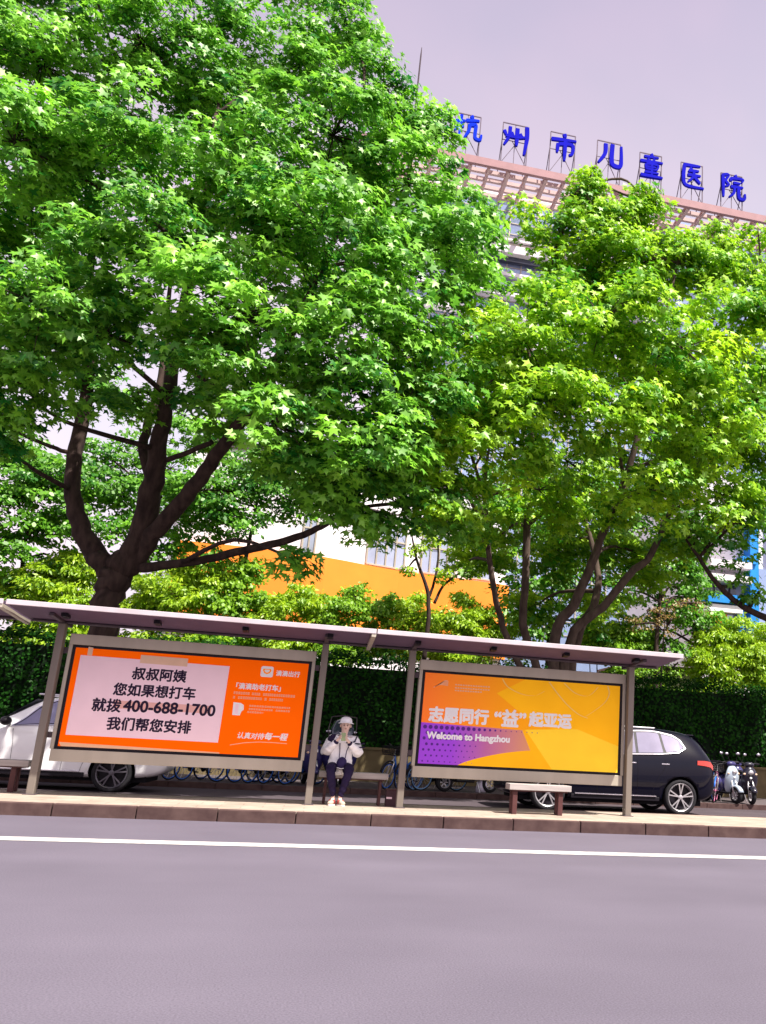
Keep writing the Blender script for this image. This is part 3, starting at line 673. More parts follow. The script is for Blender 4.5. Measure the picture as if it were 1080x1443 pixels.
# ------------------------------------------------------------------ bicycles and scooters
def make_bike(frame_m, label, basket=True, group='hire bicycles parked on the pavement'):
    root = empty('bicycle', (0, 0, 0), 0, label, 'bicycle', group)
    r = .31
    for x in (-.52, .52):
        w = empty('wheel', (x, 0, r)); w.parent = root
        MB().tube([(r*math.cos(2*math.pi*k/28)*.95, 0, r*math.sin(2*math.pi*k/28)*.95) for k in range(28)], .016, 6, True).build('tyre', 'rubber', w, True)
        rm = MB().tube([(r*math.cos(2*math.pi*k/28)*.88, 0, r*math.sin(2*math.pi*k/28)*.88) for k in range(28)], .013, 6, True)
        rm.lathe([(.028, -.04), (.028, .04)], 10); rm.build('rim', frame_m, w, True)
        sp = MB()
        for k in range(14):
            a = 2*math.pi*k/14; sp.bar((.02*math.cos(a+.5), (.03 if k % 2 else -.03), .02*math.sin(a+.5)), (r*.87*math.cos(a), 0, r*.87*math.sin(a)), .004)
        sp.build('spokes', 'alloy', w)
        MB().tube([(x+.345*math.cos(RAD(a)), 0, r+.345*math.sin(RAD(a))) for a in (range(20, 190, 14) if x > 0 else range(10, 165, 14))], .022, 6).build('mudguard', frame_m if x > 0 else 'black', root, True)
    f = MB()
    f.tube([(-.36, 0, .80), (-.25, 0, .52), (0, 0, .30), (.06, 0, .29)], [.03, .035, .035, .03], 8)
    f.tube([(.06, 0, .29), (.20, 0, .72)], .022, 8); f.tube([(.06, .05, .29), (.52, .06, .31)], .012, 6); f.tube([(.06, -.05, .29), (.52, -.06, .31)], .012, 6)
    f.tube([(.17, .03, .62), (.52, .06, .31)], .010, 6); f.tube([(.17, -.03, .62), (.52, -.06, .31)], .010, 6)
    f.build('frame', frame_m, root, True)
    MB().tube([(-.34, 0, .86), (-.38, .0, .70), (-.42, .055, .62), (-.52, .06, .31)], .015, 6).tube([(-.38, .0, .70), (-.42, -.055, .62), (-.52, -.06, .31)], .015, 6).build('fork', 'alloy', root, True)
    h = MB().tube([(-.20, .29, 1.02), (-.28, .26, 1.04), (-.34, .1, .98), (-.35, 0, .93), (-.34, -.1, .98), (-.28, -.26, 1.04), (-.20, -.29, 1.02)], .012, 6).build('handlebar', 'black', root, True)
    MB().tube([(-.35, 0, .85), (-.35, 0, .95)], .016, 6).build('stem', 'alloy', h)
    MB().tube([(.20, 0, .70), (.235, 0, .84)], .015, 6).build('seat_post', 'alloy', root)
    sd = MB().add([(.11, -.02, .86), (.11, .02, .86), (.24, .06, .87), (.36, .09, .87), (.36, -.09, .87), (.24, -.06, .87), (.12, -.02, .83), (.12, .02, .83), (.24, .05, .82), (.35, .08, .82), (.35, -.08, .82), (.24, -.05, .82)],
                [(0, 1, 2, 5), (5, 2, 3, 4), (11, 8, 7, 6), (10, 9, 8, 11), (0, 6, 7, 1), (1, 7, 8, 2), (2, 8, 9, 3), (3, 9, 10, 4), (4, 10, 11, 5), (5, 11, 6, 0)])
    sd.build('seat', 'black', root, True)
    MB().lathe([(.09, -.055), (.09, -.045), (0, -.045)], 18, (.06, 0, .29)).bar((.06, -.07, .29), (.18, -.07, .20), .018).bar((.06, .07, .29), (-.06, .07, .38), .018).box((.13, -.16, .185), (.23, -.08, .21)).box((-.11, .08, .37), (-.01, .16, .395)).build('crank', 'black', root)
    MB().bar((.48, .07, .31), (.40, .16, .01), .016).build('kick_stand', 'alloy', root)
    if basket:
        b = MB(); z0, z1 = .80, 1.0; x0, x1, y = -.72, -.40, .15
        for z in (z0, z0+.05, z0+.10, z0+.15, z1): b.tube([(x0+.04*(z1-z)/.2, -y, z), (x1, -y, z), (x1, y, z), (x0+.04*(z1-z)/.2, y, z)], .006, 4, True)
        for q in range(7):
            yy = -y+2*y*q/6; b.bar((x0+.04, yy, z0), (x0, yy, z1), .006); b.bar((x1, yy, z0), (x1, yy, z1), .006)
        for q in range(6):
            xx = x0+.04+(x1-x0-.04)*q/5; b.bar((xx, -y, z0), (xx-.01, -y, z1), .006); b.bar((xx, y, z0), (xx-.01, y, z1), .006); b.bar((xx, -y, z0), (xx, y, z0), .006)
        b.build('basket', 'black', root)
    return root
bike = make_bike('bikeblue', 'first blue bicycle from the left, behind the orange billboard')
def place_bike(src, wx_, wy_, ang, label, first=False, lean=0):
    o = src if first else copy_tree(src)
    # wx_, wy_ : where the front wheel stands
    c, s = math.cos(ang), math.sin(ang)
    o.location = (wx_+.52*c, wy_+.52*s, PZ); o.rotation_euler = (RAD(5), 0, ang); o['label'] = label; return o
names = ['first', 'second', 'third', 'fourth', 'fifth', 'sixth', 'seventh']
for i, (px, py) in enumerate([(236, 1099), (257, 1099), (304, 1102), (329, 1103), (348, 1104), (371, 1104), (401, 1106)]):
    g = ground(px, py, PZ)
    place_bike(bike, g.x, 7.15+.05*(i % 2), RAD(47+random.uniform(-8, 8)), f'blue bicycle under the orange billboard, {names[i]} wheel in the row from the left', first=(i == 0))
g = ground(548, 1113, PZ); place_bike(bike, g.x-.05, 6.95, RAD(52), 'blue bicycle with a front basket beside the bench, left of the shelter post')
pale = make_bike('bikepale', 'x')
g = ground(560, 1113, PZ); place_bike(bike, g.x+.05, 7.15, RAD(60), 'blue bicycle directly behind the left post of the yellow billboard')
g = ground(580, 1112, PZ); place_bike(pale, g.x, 7.0, RAD(42), 'pale blue bicycle half hidden by the left post of the yellow billboard', True)
g = ground(591, 1113, PZ); place_bike(pale, g.x, 7.05, RAD(25), 'pale blue bicycle under the lower left corner of the yellow billboard')
pk = make_bike('bikepink', 'x')
for ch in pk.children:
    if ch.name.startswith('mudguard') : ch.data.materials[0] = M['bikeblue']
g = ground(1014, 1132, PZ); place_bike(pk, g.x, 6.95, RAD(62), 'pink bicycle parked behind the tail of the black car', True)
g = ground(1012, 1132, PZ); place_bike(bike, g.x+.25, 7.4, RAD(80), 'blue bicycle between the black car and the grey scooter')

def make_scooter(pm, label, loc, rz, screen=False, topbox=False, turn=0.0, pm2=None):
    """faces local -y"""
    root = empty('motor_scooter', loc, rz, label, 'scooter', 'motor scooters parked on the pavement')
    r = .215; pm2 = pm2 or pm
    for y in (-.62, .60):
        w = empty('wheel', (0, y, r)); w.parent = root
        t_ = MB().lathe([(r*.62, -.05), (r*.85, -.055), (r*.97, -.035), (r, 0), (r*.97, .035), (r*.85, .055), (r*.62, .05)], 28); t_.v = [(b_, a, c) for a, b_, c in t_.v]; t_.build('tyre', 'rubber', w, True)
        q = MB().lathe([(.02, -.045), (.04, -.05), (.045, -.02)], 12).lathe([(r*.62, -.045), (r*.66, -.05), (r*.56, -.03), (r*.56, .03), (r*.66, .05)], 28)
        for k in range(6):
            a = 2*math.pi*k/6; q.bar((.03*math.cos(a), -.02, .03*math.sin(a)), (r*.6*math.cos(a), -.02, r*.6*math.sin(a)), .025)
        q.v = [(b_, a, c) for a, b_, c in q.v]; q.build('rim', 'alloy', w, True)
    fd = MB(); vs = []; fs = []
    for i in range(9):
        a = RAD(20+i*17.5)
        for j, (xx, rr) in enumerate(((-.085, .21), (-.06, .25), (0, .265), (.06, .25), (.085, .21))):
            vs.append((xx, -.62+rr*math.cos(a)*(-1 if True else 1), r+rr*math.sin(a)))
    for i in range(8):
        for j in range(4): fs.append((i*5+j, i*5+j+1, i*5+j+6, i*5+j+5))
    o = fd.add(vs, fs).build('front_mudguard', pm, root, True); o.modifiers.new('t', 'SOLIDIFY').thickness = .012
    MB().tube([(-.075, -.62, r), (-.08, -.56, .45), (-.05, -.50, .62)], .02, 6).tube([(.075, -.62, r), (.08, -.56, .45), (.05, -.50, .62)], .02, 6).tube([(0, -.52, .58), (0, -.42, .98)], .028, 6).build('fork', 'alloy', root, True)
    # leg shield: a curved shell
    ls = MB(); vs = []; fs = []
    for z, w, y in ((.26, .12, -.34), (.40, .21, -.38), (.55, .25, -.43), (.70, .25, -.47), (.84, .20, -.47), (.93, .13, -.45), (.98, .06, -.43)):
        for j in range(7):
            u = -1+j/3; vs.append((u*w, y-.10*(1-u*u)*min(1, w/.2), z))
    for i in range(6):
        for j in range(6): fs.append((i*7+j, i*7+j+1, i*7+j+8, i*7+j+7))
    o = ls.add(vs, fs).build('leg_shield', pm, root, True); sm = o.modifiers.new('t', 'SOLIDIFY'); sm.thickness = .03; o.modifiers.new('s', 'SUBSURF').render_levels = 1
    def blob(nm, m, c, s, sub=3, par=root):
        b_ = bmesh.new(); bmesh.ops.create_icosphere(b_, subdivisions=sub, radius=1)
        for v in b_.verts: v.co = Vector((c[0]+v.co.x*s[0], c[1]+v.co.y*s[1], c[2]+v.co.z*s[2]))
        me = bpy.data.meshes.new(nm); b_.to_mesh(me); b_.free(); return link(nm, me, m, par, True)
    blob('headlight', 'alloy', (0, -.565, .80), (.075, .035, .06)); 
    blob('badge_light', 'white', (0, -.555, .66), (.035, .025, .03))
    for s in (-1, 1): blob('indicator', 'tape', (s*.16, -.515, .76), (.035, .02, .025))
    blob('handlebar_cover', pm2, (0, -.42, 1.0), (.15, .09, .07))
    h = MB().tube([(-.34, -.30, 1.03), (-.2, -.37, 1.04), (0, -.40, 1.01), (.2, -.37, 1.04), (.34, -.30, 1.03)], .016, 6).build('handlebar', 'black', root, True)
    for s in (-1, 1):
        MB().tube([(s*.22, -.30, 1.02), (s*.35, -.24, 1.02)], .02, 6).build('grip', 'black', h)
        mi = MB().tube([(s*.18, -.38, 1.04), (s*.24, -.36, 1.18), (s*.27, -.36, 1.24)], .006, 4).build('mirror_stem', 'black', root)
        blob('mirror', 'black', (s*.29, -.36, 1.27), (.07, .02, .045), 2, mi); blob('mirror_glass', 'chrome', (s*.29, -.372, 1.27), (.058, .014, .036), 2, mi)
    MB().box((-.16, -.36, .235), (.16, .12, .29)).build('floorboard', 'black', root, bevel=.02)
    rb = MB(); vs = []; fs = []
    sec = [(.05, .14, .25, .58), (.15, .16, .26, .70), (.40, .18, .30, .74), (.70, .15, .40, .76), (.90, .07, .56, .76)]
    for y, w, z0, z1 in sec: vs += [(-w, y, z0), (-w*1.1, y, (z0+z1)/2), (-w*.8, y, z1), (w*.8, y, z1), (w*1.1, y, (z0+z1)/2), (w, y, z0)]
    for i in range(4):
        for j in range(6): fs.append((i*6+j, i*6+(j+1) % 6, (i+1)*6+(j+1) % 6, (i+1)*6+j))
    fs += [tuple(range(6)), tuple(24+j for j in range(6))[::-1]]
    o = rb.add(vs, fs).build('rear_body', pm2, root, True); o.modifiers.new('s', 'SUBSURF').render_levels = 2
    blob('seat', 'black', (0, .40, .79), (.15, .40, .07))
    MB().bar((.10, .2, .25), (.2, .25, .01), .02).build('kick_stand', 'alloy', root)
    if screen:
        ws = MB(); vs = []; fs = []
        for z, w, y in ((.95, .20, -.50), (1.15, .26, -.48), (1.35, .27, -.40), (1.52, .22, -.28), (1.58, .12, -.2)):
            for j in range(7):
                u = -1+j/3; vs.append((u*w, y-.08*(1-u*u), z))
        for i in range(4):
            for j in range(6): fs.append((i*7+j, i*7+j+1, i*7+j+8, i*7+j+7))
        o = ws.add(vs, fs).build('windscreen', 'glassd', root, True); o.modifiers.new('t', 'SOLIDIFY').thickness = .005
        MB().tube([(-.28, -.42, 1.0), (-.33, -.38, 1.35), (-.30, -.25, 1.62)], .012, 6).tube([(.28, -.42, 1.0), (.33, -.38, 1.35), (.30, -.25, 1.62)], .012, 6).tube([(-.30, -.25, 1.62), (0, -.24, 1.66), (.30, -.25, 1.62)], .012, 6).build('screen_frame', 'steeldk', root, True)
        ap = MB(); vs = []; fs = []
        for z, w, y in ((.35, .30, -.34), (.6, .40, -.42), (.85, .44, -.46), (1.05, .34, -.50)):
            for j in range(7):
                u = -1+j/3; vs.append((u*w, y-.12*(1-u*u), z))
        for i in range(3):
            for j in range(6): fs.append((i*7+j, i*7+j+1, i*7+j+8, i*7+j+7))
        o = ap.add(vs, fs).build('wind_apron', 'scblue', root, True); o.modifiers.new('t', 'SOLIDIFY').thickness = .02
        for s in (-1, 1): blob('apron_reflector', 'white', (s*.40, -.50, .80), (.05, .02, .08), 2)
    if topbox: MB().box((-.18, .72, .80), (.18, 1.02, 1.08)).build('top_box', 'black', root, bevel=.04)
    return root
g = ground(480, 1113, PZ)
make_scooter('scblack', 'black motor scooter with windscreen and navy apron behind the seated person', (g.x, 7.5, PZ), RAD(-8), True)
g = ground(633, 1117, PZ); make_scooter('scblack', 'black motor scooter under the yellow billboard left of the small bench', (g.x+.55, 7.15, PZ), RAD(-75), False, True)
g = ground(1036, 1133, PZ); make_scooter('scgrey', 'grey blue motor scooter facing the road right of the black car', (g.x, 7.4, PZ), RAD(14), False, False, pm2='scblue')
g = ground(1054, 1133, PZ); make_scooter('scblue', 'navy motor scooter standing further back between the grey and the black scooter', (g.x+.3, 8.6, PZ), RAD(5), False, True)
g = ground(1073, 1135, PZ); make_scooter('scblack', 'black motor scooter at the right edge of the photo', (g.x, 7.4, PZ), RAD(-5), False, True)
g = ground(462, 1112, PZ); make_scooter('scblue', 'dark scooter half hidden by the left post beside the person', (g.x-.45, 7.6, PZ), RAD(10))
bgp = at(687, 1103, 6.5)
pb = MB(); vs = []; fs = []
for i, (z, w) in enumerate(((.30, .03), (.24, .09), (.12, .13), (.02, .14), (-.10, .12))):
    for j in range(10):
        a = 2*math.pi*j/10; rr = w*(1+.18*math.sin(3*a+i)); vs.append((rr*math.cos(a), rr*.6*math.sin(a), z))
for i in range(4):
    for j in range(10): fs.append((i*10+j, i*10+(j+1) % 10, (i+1)*10+(j+1) % 10, (i+1)*10+j))
fs.append(tuple(40+j for j in range(10)))
o = pb.add(vs, fs).build('plastic_bag', 'plastic', None, True); o.location = (bgp.x, 7.3, PZ+.11); tag(o, 'white plastic bag under the yellow billboard left of the small bench', 'bag')

# ------------------------------------------------------------------ person
def skin(name, chains, m, parent, sub=2, root_i=0, crease=0):
    """chains: lists of (x,y,z,rx[,ry]); a chain may start with an int: index of an existing vertex to grow from"""
    V = []; E_ = []; R = []
    for ch in chains:
        prev = None
        for p in ch:
            if isinstance(p, int): prev = p; continue
            V.append(p[:3]); R.append((p[3], p[4] if len(p) > 4 else p[3]))
            if prev is not None: E_.append((prev, len(V)-1))
            prev = len(V)-1
    me = bpy.data.meshes.new(name); me.from_pydata(V, E_, []); o = bpy.data.objects.new(name, me); COL.objects.link(o)
    md = o.modifiers.new('skin', 'SKIN'); md.use_smooth_shade = True
    for i, sv in enumerate(me.skin_vertices[0].data):
        sv.radius = R[i]; sv.use_root = (i == root_i)
    ss = o.modifiers.new('sub', 'SUBSURF'); ss.levels = ss.render_levels = sub
    bpy.context.view_layer.update()
    m2 = bpy.data.meshes.new_from_object(o.evaluated_get(bpy.context.evaluated_depsgraph_get()))
    bpy.data.objects.remove(o); m2.materials.clear()
    if crease:
        for v in m2.vertices:
            c = v.co; v.co += v.normal*crease*(math.sin(c.x*31+c.z*47+1.3*math.sin(c.y*40))*.6+math.sin(c.z*83-c.x*37)*.4)
    return link(name, m2, m, parent, True)
def ball(nm, m, c, s, par, sub=2):
    b_ = bmesh.new(); bmesh.ops.create_icosphere(b_, subdivisions=sub, radius=1)
    for v in b_.verts: v.co = Vector((c[0]+v.co.x*s[0], c[1]+v.co.y*s[1], c[2]+v.co.z*s[2]))
    me = bpy.data.meshes.new(nm); b_.to_mesh(me); b_.free(); return link(nm, me, m, par, True)
PL = Vector((.50, .33, KZ))
HR = Vector((-.045, -.345, 1.075)); HL = Vector((.045, -.34, 1.055))     # hands round the phone
chains = [
 [(0, .0, .60, .13, .11), (0, -.02, .78, .12, .10), (0, -.05, .95, .13, .11), (.01, -.075, 1.08, .085, .08), (.02, -.10, 1.15, .05), (.025, -.130, 1.215, .066, .074), (.025, -.140, 1.285, .084, .098), (.025, -.13, 1.345, .070, .080)],
 [2, (-.17, -.06, 1.06, .055), (-.235, -.13, .83, .042), (-.11, -.30, 1.01, .028), (HR.x-.02, HR.y+.02, HR.z-.02, .026, .018)],
 [2, (.19, -.06, 1.06, .055), (.265, -.14, .82, .042), (.12, -.30, .99, .028), (HL.x+.02, HL.y+.02, HL.z-.02, .026, .018)],
 [0, (-.11, -.05, .585, .085), (-.155, -.40, .575, .06), (-.085, -.33, .30, .045), (-.06, -.31, .10, .032), (-.085, -.42, .04, .032, .022)],
 [0, (.11, -.05, .585, .085), (.15, -.40, .575, .06), (.085, -.34, .30, .045), (.045, -.33, .10, .032), (.085, -.43, .04, .032, .022)]]
# five fingers per hand, curled round the phone
n0 = 8+4+4+5+5
wr_i = {-1: 8+3, 1: 8+4+3}
for s, H in ((-1, HR), (1, HL)):
    for q in range(4):
        z = H.z+.025-.018*q; ln = (.9, 1, .95, .75)[q]
        chains.append([wr_i[s], (H.x+s*.012, H.y-.005, z, .009), (H.x+s*.004, H.y-.035*ln, z+.004, .0085), (H.x-s*.022*ln, H.y-.045*ln, z+.008, .0075)])
    chains.append([wr_i[s], (H.x-s*.0, H.y+.022, H.z+.02, .010), (H.x-s*.020, H.y+.012, H.z+.045, .0085)])
per = empty('person', PL, 0, 'person in white and navy jacket and white cap sitting on the bench', 'person')
body = skin('body', chains, 'skin', per)
hd = body
skin('jacket', [[(0, .0, .56, .19, .155), (0, -.02, .72, .185, .155), (0, -.05, .92, .175, .145), (.01, -.07, 1.06, .12, .11), (.02, -.095, 1.13, .07, .075)],
 [2, (-.19, -.06, 1.04, .09), (-.26, -.12, .82, .10), (-.17, -.24, .93, .062), (-.095, -.305, 1.01, .046)],
 [2, (.21, -.06, 1.04, .085), (.285, -.13, .81, .10), (.19, -.25, .92, .064), (.11, -.31, .985, .046)],
 [0, (-.13, -.14, .55, .115, .09)], [0, (.13, -.14, .55, .115, .09)]], 'jwhite', per, 3, 0, .007)
skin('shoulder_yoke', [[(-.075, -.085, 1.09, .05, .05), (-.17, -.085, 1.07, .078), (-.215, -.11, .96, .085)]], 'jdark', per)
skin('cuff', [[(-.125, -.285, .975, .057), (-.09, -.315, 1.02, .053)]], 'jdark', per)
skin('cuff', [[(.135, -.295, .965, .055), (.105, -.32, .995, .052)]], 'jdark', per)
st = MB()
for z0, z1 in ((.985, 1.005), (.925, .95)): st.tube([(.285+.083*math.cos(a), -.105+.09*math.sin(a), (z0+z1)/2+.01*math.sin(a)) for a in [RAD(k) for k in range(-150, 40, 18)]], .011, 5)
st.tube([(.06, -.205, 1.00), (.14, -.20, .995), (.20, -.165, 1.02), (.235, -.10, 1.115)], .012, 5); st.build('stripe', 'jdark', per, True)
skin('trousers', [[(0, .02, .58, .15, .12)], [0, (-.12, -.08, .58, .105), (-.155, -.37, .59, .085), (-.15, -.42, .53, .08), (-.095, -.35, .30, .066), (-.062, -.31, .13, .046)],
 [0, (.12, -.08, .58, .105), (.15, -.37, .59, .085), (.145, -.42, .53, .08), (.09, -.36, .30, .066), (.045, -.33, .13, .046)]], 'trouser', per, 3, 0, .006)
for s, a, t_ in ((-1, (-.060, -.31), (-.105, -.47)), (1, (.046, -.33), (.10, -.49))):
    sh = skin('shoe', [[(a[0], a[1]+.05, .045, .042, .040), (a[0]*.7+t_[0]*.3, a[1]*.6+t_[1]*.4, .052, .047, .044), (t_[0], t_[1]+.05, .040, .050, .034), (t_[0]*1.04, t_[1], .034, .040, .026)], [0, (a[0], a[1]+.02, .10, .040)]], 'shoe', per)
    b_ = MB(); d = Vector((t_[0]-a[0], t_[1]-a[1], 0)).normalized(); nrm = Vector((-d.y, d.x, 0)); c0 = Vector((a[0], a[1], 0))
    for off in (.03, .075):
        p = c0+d*off; b_.tube([p+nrm*.049+Vector((0, 0, .03)), p+nrm*.035+Vector((0, 0, .083)), p+Vector((0, 0, .102-off*.35)), p-nrm*.035+Vector((0, 0, .083)), p-nrm*.049+Vector((0, 0, .03))], .011, 5)
    b_.build('shoe_strap', 'shoered', sh, True)
    so_ = MB(); k = []
    for q in range(14):
        an = 2*math.pi*q/14; p = c0+d*(.065+.135*math.cos(an))+nrm*(.050*math.sin(an)); k.append(p)
    so_.add([(p.x, p.y, .001) for p in k]+[(p.x, p.y, .018) for p in k], [tuple(range(14))[::-1], tuple(14+i for i in range(14))]+[(i, (i+1) % 14, 14+(i+1) % 14, 14+i) for i in range(14)]).build('sole', 'white', sh)
# head: hair, cap, face
HC = Vector((.025, -.135, 1.28))
ball('hair', 'hair', HC+Vector((0, .040, .0)), (.084, .078, .100), per, 3)
cap = MB(); cap.lathe([(.099, .040), (.100, .055), (.094, .090), (.075, .120), (.04, .136), (.0, .140)], 24, HC, axis='z'); cp = cap.build('cap', 'jwhite', per, True)
br = MB(); vs = []; fs = []
for i in range(9):
    an = RAD(180+20+i*17.5)
    for rr, dz in ((.097, .055), (.120, .050), (.148, .038)): vs.append((HC.x+rr*math.cos(an)*.95, HC.y+rr*math.sin(an)*(1 if rr < .1 else 1.06), HC.z+dz-.012*abs(math.cos(an))))
for i in range(8):
    for j in range(2): fs.append((i*3+j, i*3+j+1, i*3+j+4, i*3+j+3))
o = br.add(vs, fs).build('brim', 'jwhite', cp, True); o.modifiers.new('t', 'SOLIDIFY').thickness = .006
for s in (-1, 1):
    ball('eye', 'hair', HC+Vector((s*.029, -.090, -.008)), (.012, .008, .008), per, 2)
    ball('eyebrow', 'hair', HC+Vector((s*.030, -.092, .014)), (.015, .004, .003), per, 2)
    ball('ear', 'skin', HC+Vector((s*.083, .0, -.012)), (.012, .02, .030), per, 2)
ball('nose', 'skin', HC+Vector((0, -.096, -.030)), (.012, .015, .020), per, 2)
ball('mouth', 'shoered', HC+Vector((0, -.088, -.062)), (.020, .006, .005), per, 2)
ph = MB().box((-.038, -.006, -.075), (.038, .006, .075)).build('phone', 'phone', None, bevel=.006)
ph.location = PL+Vector((0, -.365, 1.085)); ph.rotation_euler = (RAD(-28), 0, RAD(4)); tag(ph, 'phone in a pale green case held in front of the face', 'phone')
bag = empty('shoulder_bag', PL+Vector((.02, -.245, .66)), 0, 'small dark shoulder bag hanging in front of the white jacket', 'bag')
ball('pouch', 'bagm', (0, 0, 0), (.085, .045, .105), bag, 3); MB().tube([(-.07, -.04, -.07), (0, -.052, -.085), (.07, -.04, -.07)], .007, 5).build('trim', 'white', bag)
MB().tube([(-.05, -.01, .09), (-.05, .02, .2), (-.06, .05, .32)], .008, 5).tube([(.05, -.01, .09), (.06, .02, .2), (.10, .04, .30)], .008, 5).build('strap', 'bagm', bag)

# ------------------------------------------------------------------ planter wall and hedge
wl = MB().box((-60, 11.1, 0), (70, 11.4, 1.0)).box((-60, 11.04, 1.0), (70, 11.45, 1.07)); tag(wl.build('planter_wall', 'wall'), 'low tan planter wall under the dark hedge', 'wall')

STAR = [(-90, .10), (-28, .60), (4, .40), (34, .95), (63, .50), (90, 1.08)]
STAR = STAR + [(180-a, r) for a, r in STAR[-2:0:-1]]
STARV = np.array([(0, .05, .0)] + [(r*math.cos(RAD(a)), r*math.sin(RAD(a)), -.10*r*r-.12*abs(r*math.cos(RAD(a)))) for a, r in STAR])
STARF = np.array([(0, 1+i, 1+(i+1) % len(STAR)) for i in range(len(STAR))])
LANCE = np.array([(0, 0, 0), (.20, .42, -.03), (0, 1.0, -.14), (-.20, .42, -.03)]); LANCEF = np.array([(0, 1, 2), (0, 2, 3)])
OVAL = np.array([(0, 0, 0), (.34, .35, -.05), (.26, .75, -.10), (0, 1.0, -.14), (-.26, .75, -.10), (-.34, .35, -.05)]); OVALF = np.array([(0, 1, 2), (0, 2, 3), (0, 3, 4), (0, 4, 5)])
def leaf_mesh(name, m, P, Nn, T, S, tint, V=STARV, F=STARF, parent=None):
    Nn = Nn/np.linalg.norm(Nn, axis=1, keepdims=True)
    T = T-Nn*(T*Nn).sum(1, keepdims=True); T = T/np.maximum(np.linalg.norm(T, axis=1, keepdims=True), 1e-6)
    X = np.cross(T, Nn); n = len(P); k = len(V)
    Z3 = np.ones((n, 1, 1)); Z3[:, 0, 0] = rng.uniform(-.6, 2.6, n)
    vs = P[:, None, :]+S[:, None, None]*(V[None, :, 0:1]*X[:, None]+V[None, :, 1:2]*T[:, None]+V[None, :, 2:3]*Z3*Nn[:, None])
    fs = (F[None]+(np.arange(n)*k)[:, None, None]).reshape(-1, 3)
    me = bpy.data.meshes.new(name); me.vertices.add(n*k); me.vertices.foreach_set('co', vs.astype(np.float32).ravel())
    me.loops.add(len(fs)*3); me.loops.foreach_set('vertex_index', fs.astype(np.int32).ravel())
    me.polygons.add(len(fs)); me.polygons.foreach_set('loop_start', np.arange(0, len(fs)*3, 3, dtype=np.int32))
    at_ = me.attributes.new('tint', 'FLOAT', 'POINT'); at_.data.foreach_set('value', np.repeat(np.clip(tint, 0, 1), k).astype(np.float32))
    me.update(); me.validate(); return link(name, me, m, parent)
def rdir(n):
    v = rng.normal(size=(n, 3)); return v/np.linalg.norm(v, axis=1, keepdims=True)

def hedge():
    P = []; N_ = []
    n1 = 26000
    x = rng.uniform(-14, 22, n1); z = rng.uniform(.9, 3.35, n1)
    bul = .16*np.sin(x*1.7+z*2.1)*np.sin(z*1.9-x*.6)+.10*np.sin(x*4.1+z*3)
    P.append(np.stack([x, 11.35-.05-bul+rng.uniform(-.10, .14, n1), z], 1)); N_.append(np.stack([rng.normal(0, .5, n1), -np.ones(n1), rng.normal(.35, .5, n1)], 1))
    n2 = 16000
    x = rng.uniform(-14, 22, n2); y = rng.uniform(11.2, 12.9, n2)
    zt = 3.44+.09*np.sin(x*1.3)+.07*np.sin(x*3.7+y)+np.abs(rng.normal(0, .14, n2))
    P.append(np.stack([x, y, zt], 1)); N_.append(np.stack([rng.normal(0, .5, n2), rng.normal(-.3, .5, n2), np.ones(n2)], 1))
    P = np.concatenate(P); N_ = np.concatenate(N_); n = len(P)
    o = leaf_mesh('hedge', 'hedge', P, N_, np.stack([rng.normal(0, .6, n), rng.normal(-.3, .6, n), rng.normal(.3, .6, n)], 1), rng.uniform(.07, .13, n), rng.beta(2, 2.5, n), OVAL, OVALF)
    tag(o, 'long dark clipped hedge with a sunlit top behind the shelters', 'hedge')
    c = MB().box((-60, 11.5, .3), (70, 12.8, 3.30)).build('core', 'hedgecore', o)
hedge()

